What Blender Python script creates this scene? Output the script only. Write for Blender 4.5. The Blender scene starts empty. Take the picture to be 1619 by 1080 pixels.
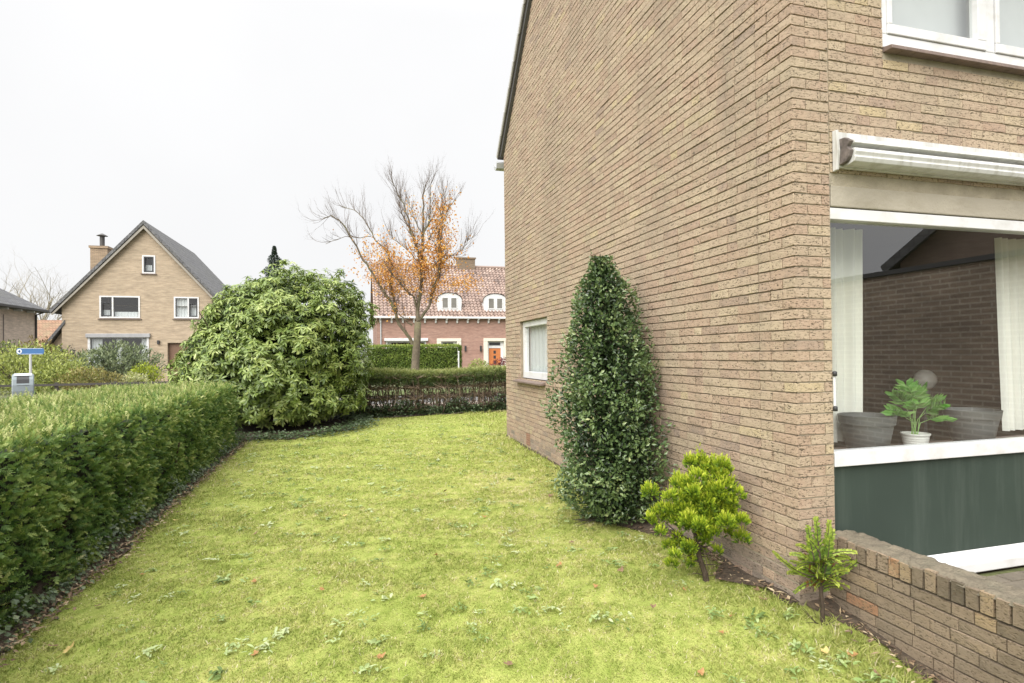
import bpy, math
import numpy as np

# ------------------------------------------------------------------ camera, world, sun, exposure
SC = bpy.context.scene
COL = SC.collection
R = math.radians

def setup_camera():
    cam = bpy.data.cameras.new("camera")
    cam.sensor_fit = 'HORIZONTAL'
    cam.sensor_width = 36.0
    cam.lens = 901.0 / 1619.0 * 36.0
    cam.shift_y = 12.0 / 1619.0
    cam.clip_start = 0.05
    cam.clip_end = 2000.0
    o = bpy.data.objects.new("camera", cam)
    COL.objects.link(o)
    yaw, pitch, roll = math.atan(251.5 / 901.0), R(0.5), 0.0113
    from mathutils import Matrix
    f = np.array([math.sin(yaw) * math.cos(pitch), math.cos(yaw) * math.cos(pitch), math.sin(pitch)])
    r0 = np.array([math.cos(yaw), -math.sin(yaw), 0.0])
    u0 = np.cross(r0, f)
    r = r0 * math.cos(roll) - u0 * math.sin(roll)
    u = u0 * math.cos(roll) + r0 * math.sin(roll)
    m = Matrix(((r[0], u[0], -f[0], -2.518), (r[1], u[1], -f[1], -2.790), (r[2], u[2], -f[2], 1.50), (0, 0, 0, 1)))
    o.matrix_world = m
    SC.camera = o

SUN_EL, SUN_ROT = 40.0, 222.0

def setup_light():
    w = bpy.data.worlds.new("World")
    SC.world = w
    w.use_nodes = True
    nt = w.node_tree
    nt.nodes.clear()
    N, L = nt.nodes.new, nt.links.new
    out = N("ShaderNodeOutputWorld"); bg = N("ShaderNodeBackground")
    sky = N("ShaderNodeTexSky"); sky.sky_type = 'NISHITA'; sky.sun_disc = False
    sky.sun_elevation = R(SUN_EL); sky.sun_rotation = R(SUN_ROT)
    hs = N("ShaderNodeHueSaturation"); hs.inputs['Saturation'].default_value = 0.25
    L(sky.outputs[0], hs.inputs['Color'])
    # the cloud deck of an overcast day: dim near the horizon, bright overhead
    tc = N("ShaderNodeTexCoord"); sep = N("ShaderNodeSeparateXYZ")
    L(tc.outputs['Generated'], sep.inputs[0])
    ramp = N("ShaderNodeValToRGB"); cr = ramp.color_ramp
    cr.interpolation = 'EASE'
    stops = [(0.0, 4.7), (0.12, 4.8), (0.50, 5.1), (0.74, 10.0), (1.0, 18.0)]
    while len(cr.elements) < len(stops): cr.elements.new(0.5)
    for e, (p, v) in zip(cr.elements, stops):
        e.position = p; e.color = (v / 18, v / 18, v / 18 * 1.005, 1)
    L(sep.outputs[2], ramp.inputs[0])
    sc = N("ShaderNodeVectorMath"); sc.operation = 'SCALE'; sc.inputs['Scale'].default_value = 18.0 * SKY_GAIN
    L(ramp.outputs[0], sc.inputs[0])
    nz = N("ShaderNodeTexNoise"); nz.inputs['Scale'].default_value = 2.2; nz.inputs['Detail'].default_value = 4
    L(tc.outputs['Generated'], nz.inputs['Vector'])
    mr = N("ShaderNodeMapRange"); mr.inputs[1].default_value = .25; mr.inputs[2].default_value = .75
    mr.inputs[3].default_value = .95; mr.inputs[4].default_value = 1.03
    L(nz.outputs[0], mr.inputs[0])
    s2 = N("ShaderNodeVectorMath"); s2.operation = 'SCALE'
    L(sc.outputs[0], s2.inputs[0]); L(mr.outputs[0], s2.inputs['Scale'])
    mix = N("ShaderNodeMixRGB"); mix.inputs[0].default_value = 0.06
    L(s2.outputs[0], mix.inputs[1]); L(hs.outputs[0], mix.inputs[2])
    L(mix.outputs[0], bg.inputs['Color'])
    bg.inputs['Strength'].default_value = 0.1
    L(bg.outputs[0], out.inputs['Surface'])
    sd = bpy.data.lights.new("sun", 'SUN')
    sd.energy = SUN_E; sd.angle = R(60); sd.color = (1.0, 0.965, 0.91)
    so = bpy.data.objects.new("sun", sd); COL.objects.link(so)
    from mathutils import Vector
    az = R(SUN_ROT); d = Vector((math.sin(az) * math.cos(R(SUN_EL)), math.cos(az) * math.cos(R(SUN_EL)), math.sin(R(SUN_EL))))
    so.rotation_euler = d.to_track_quat('Z', 'Y').to_euler()
    SC.view_settings.view_transform = 'Standard'
    SC.view_settings.look = 'None'
    SC.view_settings.gamma = 1.0
    SC.view_settings.exposure = EXPOSURE
    SC.cycles.max_bounces = 8
    SC.cycles.transparent_max_bounces = 16
    SC.cycles.sample_clamp_indirect = 6.0
    SC.cycles.use_denoising = True

SKY_GAIN = 1.0
SUN_E = 2.6
EXPOSURE = 1.0
setup_camera()
setup_light()

# ------------------------------------------------------------------ mesh helpers
class MB:
    """collects batches of vertices and faces and links them as ONE mesh object"""
    def __init__(s):
        s.v = []; s.f = []; s.n = 0; s.t = []
    def add(s, v, f, mat=0, tint=0.5):
        v = np.asarray(v, float).reshape(-1, 3); f = np.asarray(f, np.int64)
        s.v.append(v)
        t = np.empty(len(v)); t[:] = tint
        s.t.append(t)
        s.f.append((f + s.n, mat))
        s.n += len(v)
        return s
    def box(s, x0, x1, y0, y1, z0, z1, mat=0, tint=0.5):
        v = [(x0, y0, z0), (x1, y0, z0), (x1, y1, z0), (x0, y1, z0), (x0, y0, z1), (x1, y0, z1), (x1, y1, z1), (x0, y1, z1)]
        f = [(0, 3, 2, 1), (4, 5, 6, 7), (0, 1, 5, 4), (1, 2, 6, 5), (2, 3, 7, 6), (3, 0, 4, 7)]
        return s.add(v, f, mat, tint)
    def prism(s, pts, axis, a0, a1, mat=0, tint=0.5):
        """extrude a closed 2-D outline along an axis ('x': pts are (y,z), 'y': (x,z), 'z': (x,y))"""
        n = len(pts); v = []
        for a in (a0, a1):
            for p in pts:
                v.append((a, p[0], p[1]) if axis == 'x' else (p[0], a, p[1]) if axis == 'y' else (p[0], p[1], a))
        f4 = [(i, (i + 1) % n, n + (i + 1) % n, n + i) for i in range(n)]
        s.add(v, f4, mat, tint)
        base = s.n - 2 * n
        s.f.append((np.array([list(range(n))[::-1]]) + base, mat))
        s.f.append((np.array([list(range(n, 2 * n))]) + base, mat))
        return s
    def tube(s, P, rad, sides=6, mat=0, tint=0.5, cap=True):
        P = np.asarray(P, float); m = len(P); rad = np.atleast_1d(np.asarray(rad, float)); rad = np.interp(np.linspace(0, 1, m), np.linspace(0, 1, len(rad)), rad) if len(rad) > 1 else np.full(m, rad[0])
        T = np.gradient(P, axis=0); T /= np.linalg.norm(T, axis=1)[:, None] + 1e-9
        ref = np.array([0.31, 0.17, 0.93]) if abs(T[0][2]) < .8 else np.array([.9, .3, .1])
        A = np.cross(T, ref); A /= np.linalg.norm(A, axis=1)[:, None] + 1e-9
        B = np.cross(T, A)
        an = np.arange(sides) * 2 * math.pi / sides
        v = P[:, None, :] + rad[:, None, None] * (np.cos(an)[None, :, None] * A[:, None, :] + np.sin(an)[None, :, None] * B[:, None, :])
        f = []
        for i in range(m - 1):
            for k in range(sides):
                f.append((i * sides + k, i * sides + (k + 1) % sides, (i + 1) * sides + (k + 1) % sides, (i + 1) * sides + k))
        s.add(v.reshape(-1, 3), f, mat, tint)
        if cap:
            b = s.n - m * sides
            s.f.append((np.array([list(range(sides))[::-1]]) + b, mat))
            s.f.append((np.array([list(range((m - 1) * sides, m * sides))]) + b, mat))
        return s
    def lathe(s, prof, c=(0, 0, 0), sides=24, mat=0, tint=0.5):
        m = len(prof); an = np.arange(sides) * 2 * math.pi / sides
        v = [(c[0] + r * math.cos(a), c[1] + r * math.sin(a), c[2] + z) for r, z in prof for a in an]
        f = [(i * sides + k, i * sides + (k + 1) % sides, (i + 1) * sides + (k + 1) % sides, (i + 1) * sides + k) for i in range(m - 1) for k in range(sides)]
        return s.add(v, f, mat, tint)
    def build(s, name, mats, parent=None, smooth=False, bevel=0.0, loc=None):
        me = bpy.data.meshes.new(name)
        V = np.concatenate(s.v); me.vertices.add(len(V)); me.vertices.foreach_set("co", V.ravel())
        loops = np.concatenate([f.ravel() for f, m in s.f])
        tot = np.concatenate([np.full(len(f), f.shape[1]) for f, m in s.f])
        mi = np.concatenate([np.full(len(f), m) for f, m in s.f])
        st = np.concatenate([[0], np.cumsum(tot)[:-1]])
        me.loops.add(len(loops)); me.loops.foreach_set("vertex_index", loops.astype(np.int32))
        me.polygons.add(len(tot)); me.polygons.foreach_set("loop_start", st.astype(np.int32))
        me.polygons.foreach_set("material_index", mi.astype(np.int32))
        me.update(calc_edges=True)
        me.polygons.foreach_set("use_smooth", np.full(len(tot), bool(smooth)))
        at = me.attributes.new("tint", 'FLOAT', 'POINT'); at.data.foreach_set("value", np.concatenate(s.t).astype(np.float32))
        for m in (mats if isinstance(mats, (list, tuple)) else [mats]): me.materials.append(m)
        me.validate()
        o = bpy.data.objects.new(name, me); COL.objects.link(o)
        if loc is not None: o.location = loc
        if parent is not None: o.parent = parent
        if bevel > 0:
            b = o.modifiers.new("bevel", 'BEVEL'); b.width = bevel; b.segments = 2; b.limit_method = 'ANGLE'
        return o

def tag(o, label=None, cat=None, group=None, kind=None):
    if label: o['label'] = label
    if cat: o['category'] = cat
    if group: o['group'] = group
    if kind: o['kind'] = kind
    return o

def thing(name, label, cat, loc=(0, 0, 0), rotz=0.0, group=None):
    o = bpy.data.objects.new(name, None); COL.objects.link(o)
    o.location = loc; o.rotation_euler = (0, 0, rotz); o.empty_display_size = .2
    return tag(o, label, cat, group)

def norm(a):
    return a / (np.linalg.norm(a, axis=-1, keepdims=True) + 1e-9)

class Noise:
    """cheap smooth noise about 0..1: a sum of random sine waves"""
    def __init__(s, seed, scale, n=14, dim=3):
        r = np.random.default_rng(seed)
        d = norm(r.normal(size=(n, dim))); s.k = d * (2 * math.pi / scale) * r.uniform(.5, 1.7, (n, 1)); s.p = r.uniform(0, 6.28, n)
    def __call__(s, P):
        v = np.sin(np.asarray(P, float) @ s.k.T + s.p).sum(-1) / math.sqrt(len(s.p) / 2.0)
        return np.clip(.5 + .25 * v, 0, 1)

# ------------------------------------------------------------------ materials
def nodes(name):
    m = bpy.data.materials.new(name); m.use_nodes = True
    nt = m.node_tree; nt.nodes.clear()
    return m, nt.nodes.new, nt.links.new

def ramp_node(N, stops):
    r = N("ShaderNodeValToRGB"); cr = r.color_ramp
    while len(cr.elements) < len(stops): cr.elements.new(.5)
    for e, (p, c) in zip(cr.elements, stops):
        e.position = p; e.color = (*c, 1)
    return r

def mat_tint(name, stops, rough=.6, transl=0.0, spec=.5, noise=0.0, nscale=8.0, bump=0.0, bscale=60.0, bstretch=(1, 1, 1), jitter=0.0):
    """colour picked by the mesh's own 'tint' value, broken up by noise"""
    m, N, L = nodes(name)
    out = N("ShaderNodeOutputMaterial"); bs = N("ShaderNodeBsdfPrincipled")
    at = N("ShaderNodeAttribute"); at.attribute_name = "tint"
    rp = ramp_node(N, stops)
    tc = N("ShaderNodeTexCoord")
    fac = at.outputs['Fac']
    if noise > 0:
        nz = N("ShaderNodeTexNoise"); nz.inputs['Scale'].default_value = nscale; nz.inputs['Detail'].default_value = 5
        L(tc.outputs['Object'], nz.inputs['Vector'])
        mm = N("ShaderNodeMath"); mm.operation = 'MULTIPLY_ADD'; mm.inputs[1].default_value = noise * 2; mm.inputs[2].default_value = -noise
        L(nz.outputs[0], mm.inputs[0])
        ad = N("ShaderNodeMath"); ad.operation = 'ADD'; L(fac, ad.inputs[0]); L(mm.outputs[0], ad.inputs[1]); fac = ad.outputs[0]
    L(fac, rp.inputs[0])
    L(rp.outputs[0], bs.inputs['Base Color'])
    bs.inputs['Roughness'].default_value = rough
    bs.inputs['Specular IOR Level'].default_value = spec
    if bump > 0:
        mp = N("ShaderNodeMapping"); mp.inputs['Scale'].default_value = bstretch
        b2 = N("ShaderNodeTexNoise"); b2.inputs['Scale'].default_value = bscale; b2.inputs['Detail'].default_value = 6
        L(tc.outputs['Object'], mp.inputs['Vector']); L(mp.outputs[0], b2.inputs['Vector'])
        bp = N("ShaderNodeBump"); bp.inputs['Strength'].default_value = bump; bp.inputs['Distance'].default_value = .02
        L(b2.outputs[0], bp.inputs['Height']); L(bp.outputs[0], bs.inputs['Normal'])
    if transl > 0:
        tr = N("ShaderNodeBsdfTranslucent"); L(rp.outputs[0], tr.inputs['Color'])
        mx = N("ShaderNodeMixShader"); mx.inputs[0].default_value = transl
        L(bs.outputs[0], mx.inputs[1]); L(tr.outputs[0], mx.inputs[2]); L(mx.outputs[0], out.inputs['Surface'])
    else:
        L(bs.outputs[0], out.inputs['Surface'])
    return m

def mat_plain(name, col, rough=.5, var=.12, nscale=3.0, bump=0.0, bscale=40.0, metal=0.0, spec=.5, dirt=None, dirt_amt=0.0, dscale=(3, 3, 3)):
    """one colour with gentle mottling, optional dirt patches and bump"""
    m, N, L = nodes(name)
    out = N("ShaderNodeOutputMaterial"); bs = N("ShaderNodeBsdfPrincipled")
    tc = N("ShaderNodeTexCoord"); nz = N("ShaderNodeTexNoise"); nz.inputs['Scale'].default_value = nscale; nz.inputs['Detail'].default_value = 6
    L(tc.outputs['Object'], nz.inputs['Vector'])
    c = np.array(col)
    rp = ramp_node(N, [(.25, tuple(c * (1 - var))), (.75, tuple(np.minimum(c * (1 + var), 1)))])
    L(nz.outputs[0], rp.inputs[0]); colr = rp.outputs[0]
    if dirt is not None:
        mp = N("ShaderNodeMapping"); mp.inputs['Scale'].default_value = dscale
        n2 = N("ShaderNodeTexNoise"); n2.inputs['Scale'].default_value = 1.0; n2.inputs['Detail'].default_value = 7; n2.inputs['Roughness'].default_value = .65
        L(tc.outputs['Object'], mp.inputs[0]); L(mp.outputs[0], n2.inputs['Vector'])
        r2 = ramp_node(N, [(.48, (0, 0, 0)), (.72, (dirt_amt,) * 3)]); L(n2.outputs[0], r2.inputs[0])
        mx = N("ShaderNodeMixRGB"); L(r2.outputs[0], mx.inputs[0]); L(colr, mx.inputs[1]); mx.inputs[2].default_value = (*dirt, 1)
        colr = mx.outputs[0]
    L(colr, bs.inputs['Base Color'])
    bs.inputs['Roughness'].default_value = rough; bs.inputs['Metallic'].default_value = metal; bs.inputs['Specular IOR Level'].default_value = spec
    if bump > 0:
        b2 = N("ShaderNodeTexNoise"); b2.inputs['Scale'].default_value = bscale; b2.inputs['Detail'].default_value = 8
        L(tc.outputs['Object'], b2.inputs['Vector'])
        bp = N("ShaderNodeBump"); bp.inputs['Strength'].default_value = bump; bp.inputs['Distance'].default_value = .02
        L(b2.outputs[0], bp.inputs['Height']); L(bp.outputs[0], bs.inputs['Normal'])
    L(bs.outputs[0], out.inputs['Surface'])
    return m

def mat_brick(name, c1, c2, mortar, scale=1.0, bw=.22, bh=.0625, ms=.010, rot='xz', rough=.9, bump=.3, stain=(.2, .17, .12), stain_amt=.25):
    """brickwork for walls seen from far off: rot 'xz' for walls facing y, 'yz' for walls facing x"""
    m, N, L = nodes(name)
    out = N("ShaderNodeOutputMaterial"); bs = N("ShaderNodeBsdfPrincipled")
    tc = N("ShaderNodeTexCoord"); sp = N("ShaderNodeSeparateXYZ"); cb = N("ShaderNodeCombineXYZ")
    L(tc.outputs['Object'], sp.inputs[0])
    ad = N("ShaderNodeMath"); ad.operation = 'ADD'; L(sp.outputs[0], ad.inputs[0]); L(sp.outputs[1], ad.inputs[1])
    L(ad.outputs[0], cb.inputs[0]); L(sp.outputs[2], cb.inputs[1])
    br = N("ShaderNodeTexBrick"); br.inputs['Scale'].default_value = scale
    br.inputs['Brick Width'].default_value = bw; br.inputs['Row Height'].default_value = bh; br.inputs['Mortar Size'].default_value = ms
    br.inputs['Color1'].default_value = (*c1, 1); br.inputs['Color2'].default_value = (*c2, 1); br.inputs['Mortar'].default_value = (*mortar, 1)
    L(cb.outputs[0], br.inputs['Vector'])
    nz = N("ShaderNodeTexNoise"); nz.inputs['Scale'].default_value = .9; nz.inputs['Detail'].default_value = 6; L(tc.outputs['Object'], nz.inputs['Vector'])
    r2 = ramp_node(N, [(.45, (0, 0, 0)), (.75, (stain_amt,) * 3)]); L(nz.outputs[0], r2.inputs[0])
    mx = N("ShaderNodeMixRGB"); L(r2.outputs[0], mx.inputs[0]); L(br.outputs[0], mx.inputs[1]); mx.inputs[2].default_value = (*stain, 1)
    mp = N("ShaderNodeMapping"); mp.inputs['Scale'].default_value = (1.6, 1.6, 9); L(tc.outputs['Object'], mp.inputs[0])
    n3 = N("ShaderNodeTexNoise"); n3.inputs['Scale'].default_value = 1.3; n3.inputs['Detail'].default_value = 6; n3.inputs['Roughness'].default_value = .7; L(mp.outputs[0], n3.inputs['Vector'])
    hv = N("ShaderNodeHueSaturation"); mv = N("ShaderNodeMapRange"); mv.inputs[1].default_value = .3; mv.inputs[2].default_value = .7; mv.inputs[3].default_value = .74; mv.inputs[4].default_value = 1.26
    L(n3.outputs[0], mv.inputs[0]); L(mv.outputs[0], hv.inputs['Value']); L(mx.outputs[0], hv.inputs['Color'])
    L(hv.outputs[0], bs.inputs['Base Color']); bs.inputs['Roughness'].default_value = rough
    bp = N("ShaderNodeBump"); bp.inputs['Strength'].default_value = bump; bp.inputs['Distance'].default_value = .01; bp.invert = True
    L(br.outputs['Fac'], bp.inputs['Height']); L(bp.outputs[0], bs.inputs['Normal'])
    L(bs.outputs[0], out.inputs['Surface'])
    return m

def mat_glass(name, refl=.2, tint=(.93, .96, .95)):
    m, N, L = nodes(name)
    out = N("ShaderNodeOutputMaterial"); tr = N("ShaderNodeBsdfTransparent"); gl = N("ShaderNodeBsdfGlossy")
    tr.inputs[0].default_value = (*tint, 1); gl.inputs['Roughness'].default_value = .0; gl.inputs[0].default_value = (1, 1, 1, 1)
    fr = N("ShaderNodeFresnel"); ge = N("ShaderNodeNewGeometry"); io = N("ShaderNodeMapRange"); io.inputs[3].default_value = 1.5; io.inputs[4].default_value = 1 / 1.5
    L(ge.outputs['Backfacing'], io.inputs[0]); L(io.outputs[0], fr.inputs[0])
    mr = N("ShaderNodeMapRange"); mr.inputs[1].default_value = .04; mr.inputs[2].default_value = 1; mr.inputs[3].default_value = refl; mr.inputs[4].default_value = 1
    L(fr.outputs[0], mr.inputs[0])
    mx = N("ShaderNodeMixShader"); L(mr.outputs[0], mx.inputs[0]); L(tr.outputs[0], mx.inputs[1]); L(gl.outputs[0], mx.inputs[2])
    L(mx.outputs[0], out.inputs['Surface'])
    return m

def mat_housebrick(name, stops, pits=(.10, .075, .05)):
    """rustic yellow brick: colour by brick ('tint'), wrinkled pitted face, weather stains"""
    m, N, L = nodes(name)
    out = N("ShaderNodeOutputMaterial"); bs = N("ShaderNodeBsdfPrincipled")
    at = N("ShaderNodeAttribute"); at.attribute_name = "tint"
    tc = N("ShaderNodeTexCoord")
    n1 = N("ShaderNodeTexNoise"); n1.inputs['Scale'].default_value = 22; n1.inputs['Detail'].default_value = 5
    L(tc.outputs['Object'], n1.inputs['Vector'])
    mm = N("ShaderNodeMath"); mm.operation = 'MULTIPLY_ADD'; mm.inputs[1].default_value = .36; mm.inputs[2].default_value = -.18; L(n1.outputs[0], mm.inputs[0])
    ad = N("ShaderNodeMath"); ad.operation = 'ADD'; L(at.outputs['Fac'], ad.inputs[0]); L(mm.outputs[0], ad.inputs[1])
    rp = ramp_node(N, stops); L(ad.outputs[0], rp.inputs[0])
    # wrinkles: noise stretched along the courses, warped
    mp = N("ShaderNodeMapping"); mp.inputs['Scale'].default_value = (1, 1, 2.6)
    n2 = N("ShaderNodeTexNoise"); n2.inputs['Scale'].default_value = 46; n2.inputs['Detail'].default_value = 4; n2.inputs['Distortion'].default_value = 1.2
    L(tc.outputs['Object'], mp.inputs[0]); L(mp.outputs[0], n2.inputs['Vector'])
    r2 = ramp_node(N, [(.36, (1.0,) * 3), (.45, (0,) * 3)]); L(n2.outputs[0], r2.inputs[0])
    n4 = N("ShaderNodeTexNoise"); n4.inputs['Scale'].default_value = 5; n4.inputs['Detail'].default_value = 3
    L(tc.outputs['Object'], n4.inputs['Vector'])
    m4 = N("ShaderNodeMath"); m4.operation = 'MULTIPLY'; L(r2.outputs[0], m4.inputs[0]); L(n4.outputs[0], m4.inputs[1])
    m5 = N("ShaderNodeMath"); m5.operation = 'MULTIPLY'; m5.inputs[1].default_value = 2.1; m5.use_clamp = True; L(m4.outputs[0], m5.inputs[0])
    mx = N("ShaderNodeMixRGB"); L(m5.outputs[0], mx.inputs[0]); L(rp.outputs[0], mx.inputs[1]); mx.inputs[2].default_value = (*pits, 1)
    # grey weather stains
    n3 = N("ShaderNodeTexNoise"); n3.inputs['Scale'].default_value = 1.1; n3.inputs['Detail'].default_value = 8; n3.inputs['Roughness'].default_value = .7
    L(tc.outputs['Object'], n3.inputs['Vector'])
    r3 = ramp_node(N, [(.47, (0,) * 3), (.74, (.46,) * 3)]); L(n3.outputs[0], r3.inputs[0])
    mx2 = N("ShaderNodeMixRGB"); L(r3.outputs[0], mx2.inputs[0]); L(mx.outputs[0], mx2.inputs[1]); mx2.inputs[2].default_value = (.20, .175, .135, 1)
    m6 = N("ShaderNodeMapping"); m6.inputs['Scale'].default_value = (2.6, 2.6, .22); L(tc.outputs['Object'], m6.inputs[0])
    n6 = N("ShaderNodeTexNoise"); n6.inputs['Scale'].default_value = 1.0; n6.inputs['Detail'].default_value = 7; n6.inputs['Roughness'].default_value = .68; L(m6.outputs[0], n6.inputs['Vector'])
    r6 = ramp_node(N, [(.54, (0,) * 3), (.72, (.34,) * 3)]); L(n6.outputs[0], r6.inputs[0])
    mx3 = N("ShaderNodeMixRGB"); L(r6.outputs[0], mx3.inputs[0]); L(mx2.outputs[0], mx3.inputs[1]); mx3.inputs[2].default_value = (.22, .19, .15, 1)
    L(mx3.outputs[0], bs.inputs['Base Color']); bs.inputs['Roughness'].default_value = .92; bs.inputs['Specular IOR Level'].default_value = .25
    bp = N("ShaderNodeBump"); bp.inputs['Strength'].default_value = .9; bp.inputs['Distance'].default_value = .008
    L(n2.outputs[0], bp.inputs['Height']); L(bp.outputs[0], bs.inputs['Normal'])
    L(bs.outputs[0], out.inputs['Surface'])
    return m

BRICK_STOPS = [(0.0, (.23, .195, .16)), (.2, (.32, .25, .20)), (.42, (.415, .30, .22)), (.62, (.435, .34, .248)), (.82, (.465, .375, .265)), (1.0, (.48, .385, .24))]
M = dict(
    brick=mat_housebrick("yellow_rustic_brick", BRICK_STOPS),
    lowbrick=mat_housebrick("garden_wall_brick", [(0, (.11, .09, .065)), (.3, (.20, .155, .11)), (.6, (.27, .205, .145)), (.85, (.30, .22, .13)), (1, (.34, .18, .10))]),
    mortar=mat_plain("joint_mortar", (.26, .215, .155), rough=.95, var=.3, nscale=9, bump=.5, bscale=80),
    darkmortar=mat_plain("dark_mossy_mortar", (.115, .095, .065), rough=.95, var=.4, nscale=9, bump=.5, bscale=80),
    mortar_pale=mat_plain("pale_joint_mortar", (.33, .29, .22), rough=.95, var=.2, nscale=9, bump=.5, bscale=80),
    white=mat_plain("white_frame_paint", (.66, .66, .67), rough=.35, var=.04, dirt=(.38, .36, .30), dirt_amt=.45, dscale=(5, 5, 7)),
    awning=mat_plain("awning_aluminium", (.58, .58, .57), rough=.35, var=.04, dirt=(.25, .235, .18), dirt_amt=.6, dscale=(16, 16, 2)),
    black=mat_plain("black_plastic", (.03, .03, .032), rough=.5),
    green=mat_plain("green_panel_paint", (.040, .056, .046), rough=.6, spec=.2, var=.1, nscale=2.0, dirt=(.075, .095, .08), dirt_amt=.6, dscale=(9, 9, .8)),
    concrete=mat_plain("concrete_lintel", (.36, .325, .265), rough=.9, var=.1, bump=.25, bscale=70, dirt=(.25, .22, .16), dirt_amt=.5, dscale=(4, 4, 9)),
    coping=mat_plain("rough_mortar_coping", (.165, .14, .10), rough=.95, var=.3, nscale=14, bump=.9, bscale=55, dirt=(.14, .13, .09), dirt_amt=.8, dscale=(9, 9, 9)),
    sill=mat_plain("dark_sill_tile", (.17, .125, .105), rough=.6, var=.25, nscale=18),
    glass=mat_glass("window_glass", .16),
    glass_far=mat_glass("far_window_glass", .10),
    netcurtain=mat_plain("net_curtain", (.58, .585, .60), rough=.9, var=.05),
    curtain=mat_plain("cream_curtain_cloth", (.80, .79, .73), rough=.9, var=.05),
    room=mat_plain("room_paint", (.09, .075, .06), rough=.9),
    roomfloor=mat_plain("room_floor", (.06, .04, .028), rough=.5),
    zinc=mat_plain("zinc_gutter", (.42, .43, .44), rough=.45, var=.12),
    roof=mat_plain("dark_roof_edge", (.075, .072, .07), rough=.7, var=.2),
    verge=mat_plain("verge_board", (.44, .43, .42), rough=.6, var=.1),
    terracotta=mat_plain("vent_terracotta", (.26, .15, .10), rough=.9, var=.15),
    potgrey=mat_plain("grey_planter", (.105, .11, .11), rough=.55, var=.12, dirt=(.13, .135, .12), dirt_amt=.4, dscale=(6, 6, 9)),
    potwhite=mat_plain("white_pot", (.72, .71, .68), rough=.35, var=.03),
    frond=mat_tint("palm_frond", [(0, (.05, .17, .025)), (.5, (.13, .37, .05)), (1, (.34, .56, .18))], rough=.45, transl=.3),
    bark=mat_plain("brown_bark", (.062, .044, .030), rough=.95, var=.35, nscale=12, bump=.8, bscale=30),
    greybark=mat_plain("grey_green_bark", (.135, .110, .075), rough=.95, var=.3, nscale=6, bump=.8, bscale=14, dirt=(.16, .18, .06), dirt_amt=.6, dscale=(2, 2, 1)),
    paletwig=mat_plain("pale_bare_twigs", (.30, .27, .21), rough=.95, var=.25),
    soil=mat_plain("bare_soil", (.062, .045, .03), rough=1.0, var=.45, nscale=22, bump=1.0, bscale=40, dirt=(.12, .09, .06), dirt_amt=.8, dscale=(25, 25, 25)),
)

# ------------------------------------------------------------------ foliage generators
def leaves(mb, P, D, U, L, W, tint, fold=.18, mat=0):
    """short rhombic leaves: base P, long axis D, up-ish U, length L, width W"""
    D = norm(D); S = norm(np.cross(D, U)); Nn = np.cross(S, D)
    L = np.asarray(L)[:, None]; W = np.asarray(W)[:, None]
    a = P; b = P + D * L * .45 + S * W * .5 + Nn * W * fold; c = P + D * L; d = P + D * L * .45 - S * W * .5 + Nn * W * fold
    n = len(P); V = np.stack([a, b, c, d], 1).reshape(-1, 3)
    i = np.arange(n)[:, None] * 4
    F = np.concatenate([i + np.array([[0, 1, 2]]), i + np.array([[0, 2, 3]])])
    mb.add(V, F, mat, np.repeat(tint, 4))

def long_leaves(mb, P, D, U, L, W, droop, tint, mat=0):
    """long curved leaves with a folded midrib (8 vertices)"""
    D = norm(D); S = norm(np.cross(D, U)); Nn = np.cross(S, D)
    L = np.asarray(L)[:, None]; W = np.asarray(W)[:, None]; dr = np.asarray(droop)[:, None]
    def pt(t, s, k): return P + D * L * t - Nn * L * dr * t * t + S * W * s + Nn * W * k
    V = np.stack([pt(0, 0, 0), pt(.35, .42, .12), pt(.35, 0, 0), pt(.35, -.42, .12), pt(.72, .40, .12), pt(.72, 0, 0), pt(.72, -.40, .12), pt(1, 0, 0)], 1).reshape(-1, 3)
    n = len(P); i = np.arange(n)[:, None] * 8
    tri = np.array([[0, 1, 2], [0, 2, 3], [4, 7, 5], [5, 7, 6]]); quad = np.array([[1, 4, 5, 2], [2, 5, 6, 3]])
    t = np.repeat(tint, 8)
    b = mb.n
    mb.add(V, np.concatenate([i + q for q in tri[:, None, :]]), mat, t)
    mb.f.append((np.concatenate([i + q for q in quad[:, None, :]]) + b, mat))

def sprigs(mb, P, D, rng, n, L, nl, nw, tint, droop=.15, mat=0, tipbright=.0, ang=1.0):
    """twigs with needles on both sides: P base, D direction"""
    D = norm(D); m = len(P)
    S = norm(np.cross(D, rng.normal(size=(m, 3)))); Nn = np.cross(S, D)
    L = np.broadcast_to(L, (m,))[:, None]
    k = (np.arange(n) + .5) / n
    for j in range(n):
        t = k[j]; side = 1 if j % 2 else -1
        base = P + D * L * t - np.array([0, 0, 1.0]) * L * droop * t * t
        nd = norm(D * (.55 + .4 * t) + S * side * ang + Nn * rng.normal(size=(m, 1)) * .35)
        ln = (nl * (1.05 - .45 * t) * rng.uniform(.75, 1.2, m))[:, None]
        w = np.cross(nd, Nn) * nw * .5
        V = np.stack([base - w, base + w, base + nd * ln * .6 + w * .9, base + nd * ln, base + nd * ln * .6 - w * .9], 1).reshape(-1, 3)
        i = np.arange(m)[:, None] * 5
        mb.add(V, i + np.array([[0, 1, 2, 3, 4]]), mat, np.repeat(np.clip(tint + tipbright * t, 0, 1), 5))

def rand_dirs(rng, n):
    return norm(rng.normal(size=(n, 3)))

def ellipsoid_points(rng, n, c, r, lo=.8, hi=1.0, noise=None, amp=.15, zmin=None):
    d = rand_dirs(rng, n)
    k = rng.uniform(lo, hi, n)
    if noise is not None: k = k * (1 + amp * (noise(d) * 2 - 1))
    P = np.array(c) + d * np.array(r) * k[:, None]
    nrm = norm(d / np.array(r))
    if zmin is not None:
        ok = P[:, 2] > zmin; P, nrm = P[ok], nrm[ok]
    return P, nrm

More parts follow.
